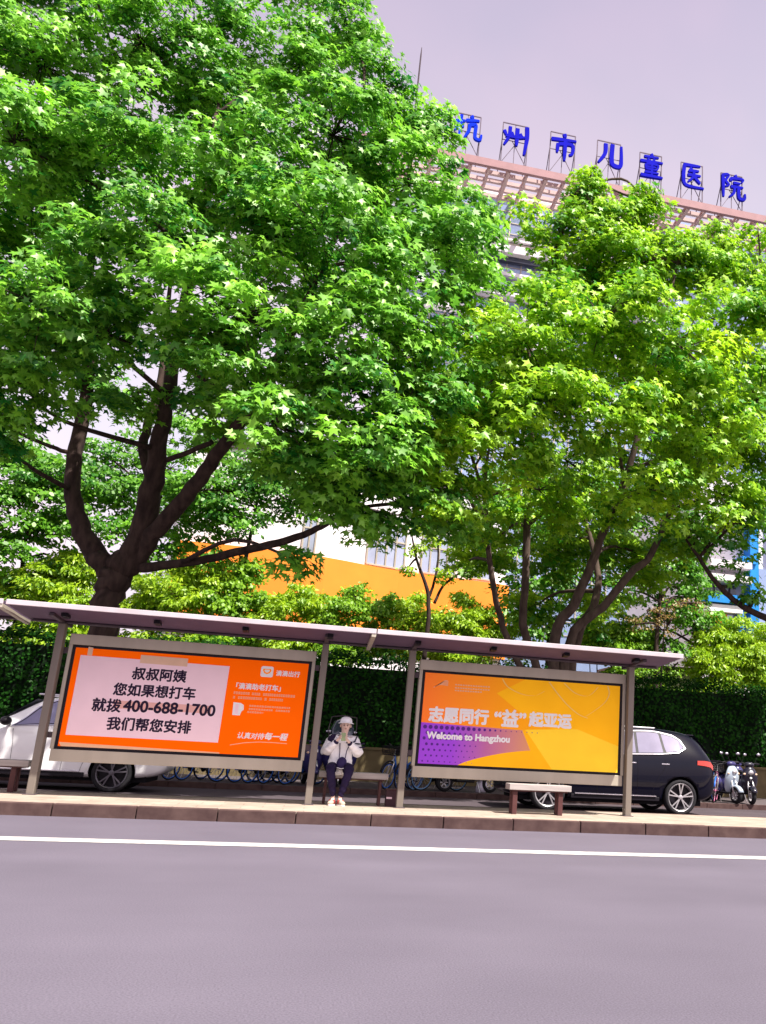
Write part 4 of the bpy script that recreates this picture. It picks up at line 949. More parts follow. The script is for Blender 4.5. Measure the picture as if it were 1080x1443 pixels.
# ------------------------------------------------------------------ trees
def make_tree(name, label, limbs, lobes, lm, bark='bark', leaf=.158, dens=16, per=72, cr=.60, V=STARV, F=STARF, group=None, base=None, vs=.82, cat='tree', up=.8, jit=.45, droop=.3, holes=()):
    mb = MB(); nodes = []
    for pts, rs in limbs:
        sp = spline(pts, 5); rr = spl1(rs, 5)
        sp = [p+Vector(rng.normal(0, 1, 3))*r*.10 for p, r in zip(sp, rr)]
        mb.tube(sp, rr, 10); nodes += [(p, r) for p, r in zip(sp, rr)]
    P = []; N_ = []; T = []; S = []; C_ = []
    for (c, r) in lobes:
        c = Vector(c)
        if nodes:
            p0, r0 = min(nodes, key=lambda q: (q[0]-c).length-.4*min(0, c.z-q[0].z)+(3 if q[0].z > c.z+.4 else 0))
            mid = p0.lerp(c, .5)+Vector((0, 0, .25))+Vector(rng.normal(0, .18, 3))
            mb.tube(spline([p0, mid, c], 4), spl1([min(.075, r0*.7), .045, .02], 4), 6)
        n = max(3, int(dens*r*r))
        d = rdir(n); rad = r*np.where(rng.random(n) < .75, rng.uniform(.7, 1.08, n), rng.uniform(.2, .7, n))
        cc = np.array(c)+d*rad[:, None]*np.array([1, 1, vs])
        for q in range(n):
            cq = cc[q]
            if rng.random() < .55:
                e = Vector(cq); mb.tube([c, c.lerp(e, .5)+Vector((0, 0, .1)), e], [.018, .011, .005], 4)
            k = int(per*rng.uniform(.6, 1.4)); rc = cr*rng.uniform(.75, 1.3)
            dd = rdir(k)*(rng.random((k, 1))**.5)
            off = dd*np.array([1, 1, .38])*rc; off[:, 2] -= droop*(off[:, 0]**2+off[:, 1]**2)/rc
            P.append(cq+off)
            outw = np.stack([off[:, 0], off[:, 1], np.zeros(k)], 1)/rc+np.array([d[q, 0], d[q, 1], 0])*.5
            N_.append(np.array([.22, -.42, up])+outw*.5+rng.normal(0, jit, (k, 3)))
            T.append(outw+np.array([0, 0, -.45])+rng.normal(0, .4, (k, 3)))
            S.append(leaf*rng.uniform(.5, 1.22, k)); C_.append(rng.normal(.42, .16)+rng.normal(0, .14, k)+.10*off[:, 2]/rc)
    root = empty(name, base if base else (0, 0, 0), 0, label, cat, group)
    b0 = Vector(base) if base else Vector((0, 0, 0))
    mb.v = [(v[0]-b0.x, v[1]-b0.y, v[2]-b0.z) for v in mb.v]
    P = np.concatenate(P)-np.array(b0)
    tr = mb.build('trunk', bark, root, True)
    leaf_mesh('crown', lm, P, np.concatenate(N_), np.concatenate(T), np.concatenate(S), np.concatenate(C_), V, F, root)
    return root
def limb(pts, rs): return ([at(*p) for p in pts], rs)
def lobe(px, py, Y, r): return (at(px, py, Y), r)

TY = 8.0
f1 = at(168, 800, TY)
base1 = at(150, 880, TY); base1 = Vector((base1.x-.02, TY, PZ))
limbs1 = [([base1, base1+Vector((0, 0, .25)), base1+Vector((.0, 0, 1.5)), at(152, 850, TY), at(162, 815, TY), at(172, 788, TY)], [.46, .38, .33, .33, .40, .34]),
 limb([(158, 815, TY), (138, 785, TY), (112, 740, TY), (103, 690, TY+.1), (105, 640, TY+.2), (118, 585, TY+.3), (127, 500, TY+.4), (125, 400, TY+.5), (145, 250, TY+.6), (170, 110, TY+.7)], [.26, .27, .22, .19, .18, .17, .14, .11, .08, .04]),
 limb([(178, 805, TY), (198, 755, TY-.2), (213, 690, TY-.5), (224, 620, TY-.9), (236, 560, TY-1.2), (255, 450, TY-1.6), (282, 330, TY-2), (305, 160, TY-2.2)], [.28, .30, .26, .20, .17, .14, .10, .05]),
 limb([(216, 690, TY-.5), (203, 640, TY-.3), (207, 600, TY), (228, 530, TY+.4), (240, 400, TY+.8)], [.12, .12, .11, .09, .05]),
 limb([(190, 795, TY), (222, 745, TY-.5), (262, 700, TY-1.1), (296, 655, TY-1.6), (326, 612, TY-2.1), (372, 540, TY-2.8), (430, 430, TY-3.2), (485, 300, TY-3.0), (505, 200, TY-2.6)], [.22, .21, .19, .17, .15, .12, .09, .06, .03]),
 limb([(234, 648, TY-.8), (262, 638, TY-1.2), (300, 622, TY-1.6)], [.07, .065, .06]),
 limb([(190, 800, TY), (235, 796, TY-.5), (290, 788, TY-1), (345, 775, TY-1.5), (402, 762, TY-2), (435, 750, TY-2.2), (467, 733, TY-2.5), (520, 690, TY-2.8), (565, 640, TY-3)], [.14, .11, .10, .10, .09, .08, .065, .045, .025]),
 limb([(105, 640, TY+.2), (70, 628, TY), (20, 606, TY-.3), (-40, 570, TY-.5)], [.06, .05, .04, .02])]
L1_ = [(60, 430, 4.6, 1.7), (210, 350, 4.2, 1.6), (335, 440, 3.8, 1.7), (150, 470, 5.0, 1.1), (450, 330, 4.0, 1.8), (560, 440, 4.2, 1.6), (470, 520, 3.8, 1.5), (290, 510, 4.2, 1.1), (630, 350, 5.0, 1.3), (390, 600, 3.6, 1.1), (520, 620, 4.0, 1.3), (590, 540, 4.4, 1.3),
 (40, 270, 6.5, 1.9), (180, 200, 6.0, 1.8), (330, 250, 5.5, 1.9), (470, 190, 6.0, 1.8), (575, 260, 6.2, 1.7), (655, 395, 6.5, 1.0), (675, 310, 6.8, .8), (600, 180, 7.0, .9), (540, 120, 7.0, 1.2),
 (60, 90, 7.0, 2.0), (200, 60, 7.0, 1.9), (300, 130, 7.0, 1.3), (430, 90, 7.0, 1.5), (490, 40, 7.6, 1.2), (100, -70, 7.6, 1.9), (240, -80, 8, 1.5), (420, -40, 8.2, 1.1), (-60, 10, 7.6, 2),
 (-90, 300, 6.5, 2.0), (-100, 480, 6.5, 1.9), (30, 540, 5.5, 1.1), (-30, 590, 6.2, 1.1), (70, 330, 9.8, 1.5), (250, 330, 10, 1.3), (420, 420, 9.5, 1.6), (550, 350, 9.4, 1.6), (120, 180, 10, 1.6), (330, 160, 10, 1.5), (480, 260, 9.6, 1.6), (430, 650, 4.6, .9), (480, 690, 5.0, .8), (330, 570, 6.5, 1.0), (570, 640, 5.0, 1.1), (500, 665, 4.8, .9), (545, 700, 5.2, .9), (600, 700, 5.6, .8), (640, 735, 6.2, .6), (530, 735, 5.4, .4), (400, 560, 6.5, 1.1), (20, 200, 5.2, 1.5), (330, 30, 7.4, 1.2), (390, 330, 5.0, 1.2), (110, 420, 7.5, 1.1), (490, 720, 5.2, .45), (420, 790, 5.6, .28), (185, 560, 6.6, .7), (280, 600, 8.8, .8), (60, 470, 8.5, 1.2), (150, 560, 9.0, .9)]
fwd_ = lambda L, d: [(a, b, y-d, r*(y-d+16)/(y+16)) if y < 6.3 else (a, b, y, r) for a, b, y, r in L]
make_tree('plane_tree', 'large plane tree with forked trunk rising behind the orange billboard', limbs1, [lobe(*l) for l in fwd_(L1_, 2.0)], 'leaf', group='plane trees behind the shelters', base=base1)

TY2 = 8.6
b2_ = at(795, 985, TY2); base2 = Vector((b2_.x, TY2, PZ))
r0 = at(785, 955, TY2)
def limb2(pts, rs): return ([base2+Vector((0, 0, -.05)), base2+Vector((0, 0, .9)), ] + [at(*p) for p in pts], rs)
limbs2 = [limb2([(750, 920, TY2), (738, 880, TY2), (741, 800, TY2), (744, 700, TY2-.2), (749, 600, TY2-.4), (748, 480, TY2-.5), (790, 330, TY2), (828, 250, TY2)], [.18, .15, .15, .15, .14, .14, .12, .10, .06, .03]),
 limb2([(722, 915, TY2), (703, 860, TY2), (690, 790, TY2-.2), (682, 700, TY2-.6), (650, 600, TY2-1.2)], [.15, .12, .12, .11, .10, .07, .04]),
 limb2([(782, 900, TY2), (815, 840, TY2-.2), (846, 760, TY2-.5), (880, 678, TY2-.9), (902, 600, TY2-1.2), (930, 480, TY2-1.4), (955, 370, TY2-1.2)], [.30, .26, .20, .18, .15, .13, .11, .08, .04]),
 limb2([(802, 905, TY2), (850, 855, TY2-.1), (888, 808, TY2-.2), (918, 780, TY2-.2), (960, 690, TY2-.2), (1015, 600, TY2-.2), (1060, 470, TY2)], [.30, .26, .18, .16, .15, .13, .09, .06, .03]),
 limb2([(812, 905, TY2+.3), (838, 850, TY2+.6), (842, 800, TY2+1), (815, 700, TY2+1.5)], [.25, .22, .18, .16, .12, .06])]
limbs2 = [(p, [r*.78 for r in rs]) for p, rs in limbs2]
L2_ = [(640, 560, 5.6, 1.4), (740, 480, 5.2, 1.6), (690, 630, 5.4, 1.3), (850, 450, 5.2, 1.7), (960, 490, 5.4, 1.7), (1055, 440, 6.0, 1.6), (870, 590, 5.4, 1.3), (1000, 610, 6, 1.6), (780, 570, 5.0, 1.4), (1070, 560, 6.4, 1.6), (785, 410, 6.4, .8), (930, 690, 6.2, 1.1), (1010, 700, 6.6, 1.1), (630, 690, 5.6, .9), (590, 660, 5.8, .9), (760, 690, 6.4, .8),
 (835, 335, 8.2, .9), (828, 275, 8.4, .45), (905, 305, 8.3, .7), (905, 370, 8, 1.1), (1000, 390, 8, 1.2), (1060, 380, 8, .8), (760, 325, 8.2, .45), (745, 295, 8.2, .3), (985, 340, 8.2, .4), (1012, 322, 8.2, .35), (1068, 320, 8.2, .45), (1120, 400, 8, 1.4), (900, 270, 8.3, .3), (830, 245, 8.4, .22), (940, 345, 8.3, .5),
 (1150, 520, 7.5, 1.8), (1160, 640, 7.5, 1.6), (870, 520, 10.5, 1.8), (990, 520, 10.5, 1.8), (760, 540, 10.5, 1.6), (800, 650, 10.2, 1.5), (920, 620, 10.4, 1.6), (690, 560, 9.8, 1.3), (830, 410, 10, 1.3), (1040, 640, 9.8, 1.5), (690, 745, 6.6, .5), (798, 320, 8.2, .6), (840, 300, 8.2, .8), (885, 310, 8.2, .8), (945, 345, 8.2, .6), (1040, 355, 8.2, .6), (790, 370, 8, .7), (870, 360, 8, 1.1), (950, 370, 8, 1.0), (1000, 365, 8.2, .7), (832, 258, 8.3, .35), (898, 282, 8.3, .4), (705, 520, 6.5, .9), (700, 760, 11.5, 1.2), (780, 780, 12, 1.3), (860, 775, 12, 1.3), (925, 790, 11.5, 1.0), (850, 850, 12, .9), (760, 850, 12.2, .9), (720, 700, 8.5, .8), (800, 720, 7, .7), (870, 700, 7, .9), (660, 790, 11.5, .7), (960, 760, 9, .8), (620, 620, 8, 1.2), (680, 470, 7.5, 1.1)]
make_tree('plane_tree', 'plane tree with several slanting trunks rising behind the yellow billboard', limbs2, [lobe(*l) for l in fwd_(L2_, 2.2)], 'leafb', bark='barkpale', group='plane trees behind the shelters', base=base2, leaf=.155)

b3 = at(1190, 990, 9.2); base3 = Vector((b3.x, 9.2, PZ))
limbs3 = [([base3, base3+Vector((0, 0, 1.5)), at(1170, 900, 9.2), at(1150, 700, 9.2), at(1150, 500, 9.2)], [.3, .26, .24, .18, .08]),
 limb([(1165, 905, 9.2), (1110, 882, 9.0), (1070, 866, 8.8), (1035, 845, 8.5), (1005, 815, 8.2), (985, 785, 8.0), (966, 758, 7.8)], [.15, .12, .10, .085, .07, .055, .03])]
L3_ = [(1055, 740, 7.6, .8), (1075, 690, 7.6, .9), (1045, 800, 8.0, .45), (1130, 760, 7.8, 1.1), (1180, 650, 8, 1.6), (1000, 760, 7.6, .45), (1160, 860, 8.6, .9), (970, 740, 7.4, .5), (1068, 840, 8.4, .35)]
make_tree('plane_tree', 'plane tree whose trunk stands outside the right edge, its dark branch hanging into the photo', limbs3, [lobe(*l) for l in L3_], 'leaf', group='plane trees behind the shelters', base=base3, per=50)

# background trees in the garden
SH = 6.5
def bg_tree(name, label, px, py, Y, lobes, lm='leafbg', leaf=.19, dens=16, per=60, cr=.55, tr=.14, V=OVAL, F=OVALF, group='trees growing behind the hedge', bark='bark', cat='tree'):
    sh = 3.5; lobes = [(a, b_, y+sh, r*(y+sh+17)/(y+17)) for a, b_, y, r in lobes]; Y += sh
    p = at(px, py, Y); base = Vector((p.x, Y, .34)); top = [Vector(at(*l[:3])) for l in lobes]
    c = sum(top, Vector())/len(top)
    m_ = base.lerp(Vector((c.x, c.y, c.z)), .6); m_.x = base.x*.6+c.x*.4
    limbs = [([base, base.lerp(m_, .5)+Vector((.1, 0, 0)), m_, Vector((c.x, c.y, c.z+.3))], [tr, tr*.85, tr*.7, tr*.25])]
    return make_tree(name, label, limbs, [lobe(*l) for l in lobes], lm, bark=bark, leaf=leaf, dens=dens, per=per, cr=cr, V=V, F=F, group=group, base=base, cat=cat)
bg_tree('broadleaf_tree', 'dark leafy tree at the left edge behind the forked plane tree', 30, 880, 17.5, [(15, 700, 17, 1.7), (80, 690, 17.5, 1.4), (-60, 690, 17.5, 1.8), (40, 760, 17, 1.0), (110, 670, 18, 1.0), (-20, 780, 17, .9), (60, 660, 18.5, 1), (0, 640, 18.5, 1.4), (100, 740, 17, .9), (20, 830, 17, .7), (75, 790, 17.5, .8)])
bg_tree('broadleaf_tree', 'green tree seen between the limbs of the forked plane tree', 165, 850, 18.5, [(150, 690, 18.5, 1.2), (170, 740, 18, 1.0), (200, 680, 19, 1.3), (260, 720, 18.5, 1.3), (145, 640, 19, .8), (290, 690, 19, 1), (240, 660, 19.5, 1.2), (165, 790, 18, .7), (230, 770, 18, .9), (190, 630, 19.5, .7)])
bg_tree('broadleaf_tree', 'leafy tree behind the low bare branch above the orange billboard', 330, 860, 17.5, [(330, 700, 17.5, 1.2), (390, 690, 17.5, 1.1), (300, 740, 17.5, .8), (430, 720, 18, .7), (350, 660, 18, 1.1), (440, 680, 18, 1.0), (290, 780, 17, .6), (400, 650, 18.5, 1.1), (480, 690, 18, .7), (310, 720, 16.5, .7), (350, 735, 16.5, .6), (270, 690, 17, .9)])
bg_tree('broadleaf_tree', 'dark tree behind the pale trunks on the right', 770, 930, 16.5, [(690, 770, 16.5, 1.0), (770, 750, 16.5, 1.5), (850, 740, 16.5, 1.4), (800, 820, 16.2, 1.2), (720, 690, 17, 1.4), (830, 680, 17.5, 1.5), (900, 700, 17, 1.3), (735, 820, 16.5, .9), (760, 880, 16, .7), (715, 860, 16, .5), (830, 880, 16, .7), (780, 830, 17, .9)])
bg_tree('broadleaf_tree', 'dark green tree right of the leaning trunks', 920, 930, 16, [(900, 800, 16, 1.0), (950, 780, 16, 1.1), (930, 720, 16.5, 1.2), (875, 830, 15.8, .7), (965, 840, 16, .7), (990, 740, 17, .9)])
sm_l = [(588, 772, 18, .28), (628, 808, 18, .34), (645, 770, 18.4, .34), (600, 742, 18.2, .42), (662, 800, 18, .4), (575, 800, 18, .24), (615, 760, 18, .3)]
bg_tree('broadleaf_tree', 'leafy tree in front of the blue and white building at the right edge', 985, 930, 17, [(960, 810, 17, .9), (985, 860, 17, .7), (950, 870, 17, .7), (1030, 720, 18, 1.3), (1075, 700, 18, 1.2), (975, 760, 17, .8), (1010, 900, 17, .5), (930, 850, 17.5, .8), (905, 890, 17, .6), (945, 905, 16.5, .6), (990, 820, 17.5, .8), (1000, 880, 17.5, .7)])
make_tree('young_tree', 'slender young tree with open forks in front of the orange wall', [limb([(598, 930, 18), (604, 870, 18), (602, 830, 18), (588, 790, 18), (580, 750, 18)], [.09, .085, .075, .05, .025]), limb([(603, 845, 18), (612, 820, 18), (618, 780, 18.1), (612, 745, 18.2)], [.06, .05, .04, .015]), limb([(612, 850, 18), (625, 825, 18), (650, 805, 18), (668, 790, 18)], [.06, .05, .035, .015])],
          [lobe(*l) for l in sm_l], 'bamboo', leaf=.15, dens=90, per=26, cr=.3, V=OVAL, F=OVALF, base=at(598, 940, 18), group='trees growing behind the hedge')
bg_tree('small_tree', 'small tree with reddish brown leaves right of the leaning trunks', 925, 920, 14.2, [(915, 868, 13.2, .5), (955, 850, 13.4, .5), (895, 880, 13.2, .4), (985, 850, 13.4, .4), (940, 880, 13, .45)], lm='redleaf', leaf=.09, dens=26, per=22, cr=.3, tr=.05)

def shrub(label, px, py, Y, lobes, lm='bamboo', leaf=.20, V=LANCE, F=LANCEF, dens=55, per=70, cr=.36):
    lobes = lobes+[(a+random.uniform(-12, 12), max(b_, 880)+random.uniform(18, 40), y, r) for a, b_, y, r in lobes]
    lobes = [(a, b_, y+SH, r*(y+SH+17)/(y+17)) for a, b_, y, r in lobes]; Y += SH
    p = at(px, py, Y); base = Vector((p.x, Y, .34)); cs = [Vector(at(*l[:3])) for l in lobes]
    limbs = [([base+Vector((random.uniform(-.2, .2), random.uniform(-.15, .15), 0)), base.lerp(c, .55)+Vector((random.uniform(-.15, .15), 0, .2)), c], [.035, .028, .012]) for c in cs]
    return make_tree('shrub', label, limbs, [lobe(*l) for l in lobes], lm, leaf=leaf, dens=dens, per=per, cr=cr, V=V, F=F, base=base, group='bright shrubs growing above the hedge', cat='shrub', up=.6, jit=.6, droop=.5)
shrub('yellow green shrub left of the forked plane trunk', 90, 880, 14.2, [(70, 815, 14, .8), (115, 800, 14.4, .8), (100, 850, 14, .8), (40, 855, 14.2, .7), (10, 830, 14.4, .8), (-30, 850, 14.4, .8)])
shrub('bright shrub just right of the forked plane trunk', 240, 880, 14, [(215, 825, 14, .75), (255, 840, 13.8, .8), (290, 815, 14.2, .7), (205, 860, 14, .6), (265, 800, 14.6, .5)])
shrub('loose light green shrub below the low branch of the forked tree', 325, 880, 14.4, [(325, 815, 14.4, .7), (350, 800, 14.6, .5), (310, 850, 14, .8), (350, 845, 14.2, .6)], lm='bush', leaf=.15, V=OVAL, F=OVALF)
shrub('yellow green shrub in front of the left end of the orange wall', 415, 890, 14, [(400, 855, 14, .6), (440, 850, 14, .6), (420, 838, 14.3, .45), (380, 870, 14, .5), (455, 865, 13.8, .5)])
shrub('rounded dark green shrub in front of the orange wall', 500, 890, 13.6, [(490, 850, 13.6, .6), (525, 860, 13.6, .6), (500, 830, 13.8, .4), (545, 850, 13.8, .5), (470, 880, 13.4, .5)], lm='bush', leaf=.13, V=OVAL, F=OVALF)
shrub('small bright shrub at the foot of the slender young tree', 590, 895, 13.4, [(575, 860, 13.6, .5), (600, 880, 13.4, .5), (560, 880, 13.4, .45), (585, 845, 13.8, .35), (620, 870, 13.6, .45)])
shrub('yellow shrub between the young tree and the leaning trunks', 655, 900, 13.6, [(645, 872, 13.6, .55), (675, 860, 13.8, .55), (700, 880, 13.6, .5), (660, 890, 13.4, .5), (655, 845, 14.2, .35), (725, 890, 13.8, .4)])
shrub('light green shrub behind the leaning trunks', 850, 920, 14, [(840, 890, 14, .6), (880, 880, 14, .6), (865, 905, 13.8, .5), (905, 900, 14, .5)], lm='bush', leaf=.14, V=OVAL, F=OVALF)
shrub('large feathery yellow green shrub at the right end of the shelter', 1030, 960, 13.8, [(1010, 905, 13.8, .75), (1050, 915, 13.8, .8), (1035, 885, 14.2, .6), (985, 930, 13.6, .55), (1080, 900, 14, .7), (1070, 935, 13.6, .6), (1015, 945, 13.4, .5)])
shrub('low bright shrub under the right end of the shelter roof', 925, 950, 13.4, [(905, 945, 13.4, .4), (940, 948, 13.4, .4), (925, 930, 13.6, .35)], lm='bush', leaf=.09, V=OVAL, F=OVALF)

# ------------------------------------------------------------------ buildings
z0 = 11.2
pxs = [(250, 762), (330, 770), (383, 776), (457, 786), (560, 805), (690, 822), (712, 826)]
curve = [ground(x, y, z0) for x, y in pxs]
sp = spline(curve, 4)
hb = empty('low_building', (sp[0].x, sp[0].y, .35), 0, 'low white building with a curved orange wall behind the shrubs', 'building')
ho = hb.location
def wallstrip(pts, za, zb, off, nm, m, par):
    mb = MB(); vs = []; fs = []
    for i, p in enumerate(pts):
        d = (pts[min(i+1, len(pts)-1)]-pts[max(i-1, 0)]); nrm = Vector((d.y, -d.x, 0)).normalized()
        q = p+nrm*off
        vs += [(q.x-ho.x, q.y-ho.y, za-ho.z), (q.x-ho.x, q.y-ho.y, zb-ho.z), (q.x-nrm.x*.4-ho.x, q.y-nrm.y*.4-ho.y, zb-ho.z), (q.x-nrm.x*.4-ho.x, q.y-nrm.y*.4-ho.y, za-ho.z)]
    for i in range(len(pts)-1):
        for k in range(4): fs.append((i*4+k, (i+1)*4+k, (i+1)*4+(k+1) % 4, i*4+(k+1) % 4))
    fs += [(0, 1, 2, 3), tuple(reversed([(len(pts)-1)*4+k for k in range(4)]))]
    return mb.add(vs, fs).build(nm, m, par)
wallstrip(sp, 6.6, z0, .35, 'orange_wall', 'orangewall', hb)
wallstrip(sp, .3, 6.6, .0, 'lower_wall', 'facade', hb)
wu = wallstrip(sp, z0-.02, z0+5.6, .0, 'white_wall', 'facade', hb)
wallstrip(sp, z0+5.6, z0+6.0, .15, 'roof_edge', 'steeldk', hb)
wallstrip(sp, z0+3.4, z0+3.5, .012, 'joint', 'steeldk', wu)
def wallwin(px0, px1, zb, zt, off=.0, n=3):
    # window between two image columns on the wall line
    a = min(sp, key=lambda p: abs(colx(p)-px0)); b = min(sp, key=lambda p: abs(colx(p)-px1))
    return a, b
def colx(p):
    d = p-CAM; return CX+FPX*d.dot(RT)/d.dot(FWD)
def onwall(px):
    for i in range(len(sp)-1):
        a, b = colx(sp[i]), colx(sp[i+1])
        if a <= px <= b: return sp[i].lerp(sp[i+1], (px-a)/(b-a))
    return sp[-1]
for (x0_, x1_, za, zb) in ((424, 442, z0+.1, z0+2.5), (515, 568, z0+.15, z0+2.7), (592, 640, z0+.15, z0+2.7), (664, 690, z0+.2, z0+2.7)):
    a, b = onwall(x0_), onwall(x1_); d = (b-a).normalized(); nrm = Vector((d.y, -d.x, 0))
    o = lambda p, h, k: (p.x+nrm.x*k-ho.x, p.y+nrm.y*k-ho.y, h-ho.z)
    wn = MB().quad(o(a, za, .03), o(b, za, .03), o(b, zb, .03), o(a, zb, .03)).build('window', 'glassl', hb)
    fr = MB(); nn = 4 if x1_-x0_ > 30 else 2
    for k in range(nn+1):
        p = a.lerp(b, k/nn); fr.bar(o(p, za, .06), o(p, zb, .06), .09)
    for h in (za, za+(zb-za)*.62, zb): fr.bar(o(a, h, .07), o(b, h, .07), .09)
    fr.build('frame', 'steel', wn)
back = MB().add([(sp[0].x-ho.x, sp[0].y+.5-ho.y, z0+5.7-ho.z), (sp[-1].x-ho.x, sp[-1].y+.5-ho.y, z0+5.7-ho.z), (sp[-1].x-ho.x, sp[-1].y+14-ho.y, z0+5.7-ho.z), (sp[0].x-ho.x-4, sp[0].y+22-ho.y, z0+5.7-ho.z)]+[(sp[0].x-ho.x, sp[0].y+.5-ho.y, 0), (sp[-1].x-ho.x, sp[-1].y+.5-ho.y, 0), (sp[-1].x-ho.x, sp[-1].y+14-ho.y, 0), (sp[0].x-ho.x-4, sp[0].y+22-ho.y, 0)],
     [(0, 1, 2, 3), (1, 5, 6, 2), (2, 6, 7, 3), (3, 7, 4, 0)]).build('roof', 'facade', hb)
# glazed porch seen at the left end of the orange wall
a, b = onwall(362), onwall(398); d = (b-a).normalized(); nrm = Vector((d.y, -d.x, 0))
o = lambda p, h, k: (p.x+nrm.x*k-ho.x, p.y+nrm.y*k-ho.y, h-ho.z)
wn = MB().quad(o(a, 3.4, .04), o(b, 3.4, .04), o(b, 6.55, .04), o(a, 6.55, .04)).build('window', 'glassl', hb)

# blue and white building at the right
bb = empty('clinic_building', at(1030, 900, 34), 0, 'white and bright blue building with balconies seen through the leaves at the right edge', 'building')
bo = bb.location.copy(); bb.location.z = .35; bo.z = .35
def PB(px, py, Y=34): p = at(px, py, Y); return (p.x-bo.x, p.y-bo.y, p.z-bo.z)
x0, _, zt_ = PB(992, 690); x1 = PB(1260, 700)[0]
MB().box((x0, .8, 0), (x1, 14, zt_+1.5)).build('wall', 'facade', bb)
def bbox_(px0, px1, py0, py1, nm, m, y0=.0, y1=.8, par=None):
    a = PB(px0, (py0+py1)/2); b = PB(px1, (py0+py1)/2); zc = PB((px0+px1)/2, py0)[2]; zd = PB((px0+px1)/2, py1)[2]
    return MB().box((a[0], y0, zd), (b[0], y1, zc)).build(nm, m, par or bb)
bbox_(996, 1052, 838, 850, 'blue_band', 'skyblue', -.25, .79); bbox_(996, 1046, 852, 862, 'white_band', 'white', -.1, .78)
bbox_(1002, 1028, 863, 876, 'orange_panel', 'orangewall', .3, .77)
bbox_(1056, 1068, 700, 890, 'blue_pillar', 'skyblue', -.15, .76); bbox_(1042, 1048, 858, 890, 'blue_pillar', 'skyblue', -.05, .75); bbox_(1100, 1112, 700, 890, 'blue_pillar', 'skyblue', -.15, .76)
bbox_(1044, 1064, 785, 795, 'blue_band', 'skyblue', -.3, .74)
for py in (792, 812, 730): bbox_(996, 1054, py, py+9, 'balcony', 'facade', -.6, .73)
for px in (1003, 1013, 1024, 1035):
    w_ = bbox_(px, px+8, 822, 838, 'window', 'glassd', .55, .795)
bbox_(1028, 1042, 864, 885, 'window', 'glassl', .4, .794)
bbox_(1072, 1098, 800, 880, 'window', 'glassb', .5, .793)
bbox_(985, 996, 760, 800, 'green_panel', 'glassl', .3, .792)
# bright low block just seen under the shelter's right end
wb = empty('white_outbuilding', (at(945, 950, 22).x, 22, .35), 0, 'pale outbuilding glimpsed under the right end of the shelter roof', 'building')
MB().box((-2.0, 0, 0), (1.2, 4, 4.6)).build('wall', 'facade', wb); MB().box((-2.15, -.15, 4.6), (1.35, 4.15, 4.8)).build('roof', 'steeldk', wb)
MB().box((-.6, -.03, 1.8), (.2, -.002, 3.6)).build('window', 'glassd', wb)

# hospital tower
HX0, HX1, HYB, ZB = 0.0, 50.0, 60.0, 56.8
ht = empty('hospital_tower', (25, 66, 0), 0, 'tall glass hospital tower with a pink steel roof canopy', 'building')
hl = lambda x, y, z: (x-25, y-66, z)
gz = at(730, 283, 67).z; gz2 = at(960, 304, 66).z; XS = at(938, 310, 66).x
MB().box(hl(HX0+2, 67, 0), hl(XS, 90, gz)).build('glass_wall', 'glassb', ht)
MB().box(hl(XS, 66, 0), hl(HX1, 90, gz2)).build('stair_core', 'glassl', ht)
MB().box(hl(XS+.6, 65.9, 20), hl(XS+3.6, 65.99, gz2-.5)).build('glass_panel', 'glassb', ht); MB().box(hl(XS+5, 65.9, 20), hl(HX1-1, 65.99, gz2-1.2)).build('glass_panel', 'glassb', ht)
md_ = MB(); xx = HX0+2
while xx < XS: md_.box(hl(xx, 66.9, 10), hl(xx+.12, 66.995, gz-.02)); xx += 1.5
zz = 12.0
while zz < gz: md_.box(hl(HX0+2, 66.92, zz), hl(XS-.01, 66.99, zz+.08)); zz += 1.3
md_.build('mullions', 'steel', ht)
for py, h, m_, yo in ((334, .5, 'facade', 65.6), (342, .25, 'steel', 65.9), (347, .9, 'facade', 65.6), (356, .7, 'glassd', 66.3), (384, .4, 'facade', 65.8), (398, .7, 'glassl', 65.7), (412, .4, 'facade', 65.8), (440, .6, 'facade', 65.7), (480, .6, 'facade', 65.7)):
    z = at(715, py, 66).z; MB().box(hl(HX0+1.9, yo, z-h), hl(XS-.02, 66.89, z)).build('floor_band', m_, ht)
MB().box(hl(HX0+2, 66.7, gz-.1), hl(XS-.03, 66.98, gz+.35)).build('parapet', 'facade', ht)
cn = MB().box(hl(HX0-2, HYB, ZB-.55), hl(HX1+2, HYB+.4, ZB+.25)).build('roof_canopy', 'pergoladk', ht)
sl_ = MB()
for k in range(4): y = HYB+1.25+k*1.25; sl_.box(hl(HX0-2, y, ZB-.5), hl(HX1+2, y+.34, ZB-.12))
sl_.build('louvres', 'pergola', cn)
cb = MB(); xx = HX0-1; i = 0
while xx < HX1+2:
    w = .34 if i % 2 else .22; cb.box(hl(xx, HYB+.41, ZB-.62), hl(xx+w, HYB+5.6, ZB-.51)); cb.box(hl(xx, HYB+.41, ZB-.11), hl(xx+w, HYB+5.6, ZB+.05)); xx += 1.9; i += 1
cb.build('cross_beams', 'pergola', cn)
xx = HX0+1.0
while xx < HX1:
    MB().bar(hl(xx+1, HYB+4.2, ZB-.6), hl(xx+.2, HYB+7.4, gz+.2), .34).bar(hl(xx+1, HYB+4.2, ZB-.6), hl(xx+1.9, HYB+7.6, gz+.2), .34).build('strut', 'pergola', ht); xx += 5.7
an = MB(); p = at(590, 110, 64); q = at(593, 66, 64)
an.tube([(p.x, 64, ZB-4), (p.x, 64, q.z-1), (p.x, 64, q.z)], [.12, .08, .03], 6); o = an.build('antenna_mast', 'steeldk', None); tag(o, 'thin antenna mast above the treetops left of the rooftop letters', 'antenna')
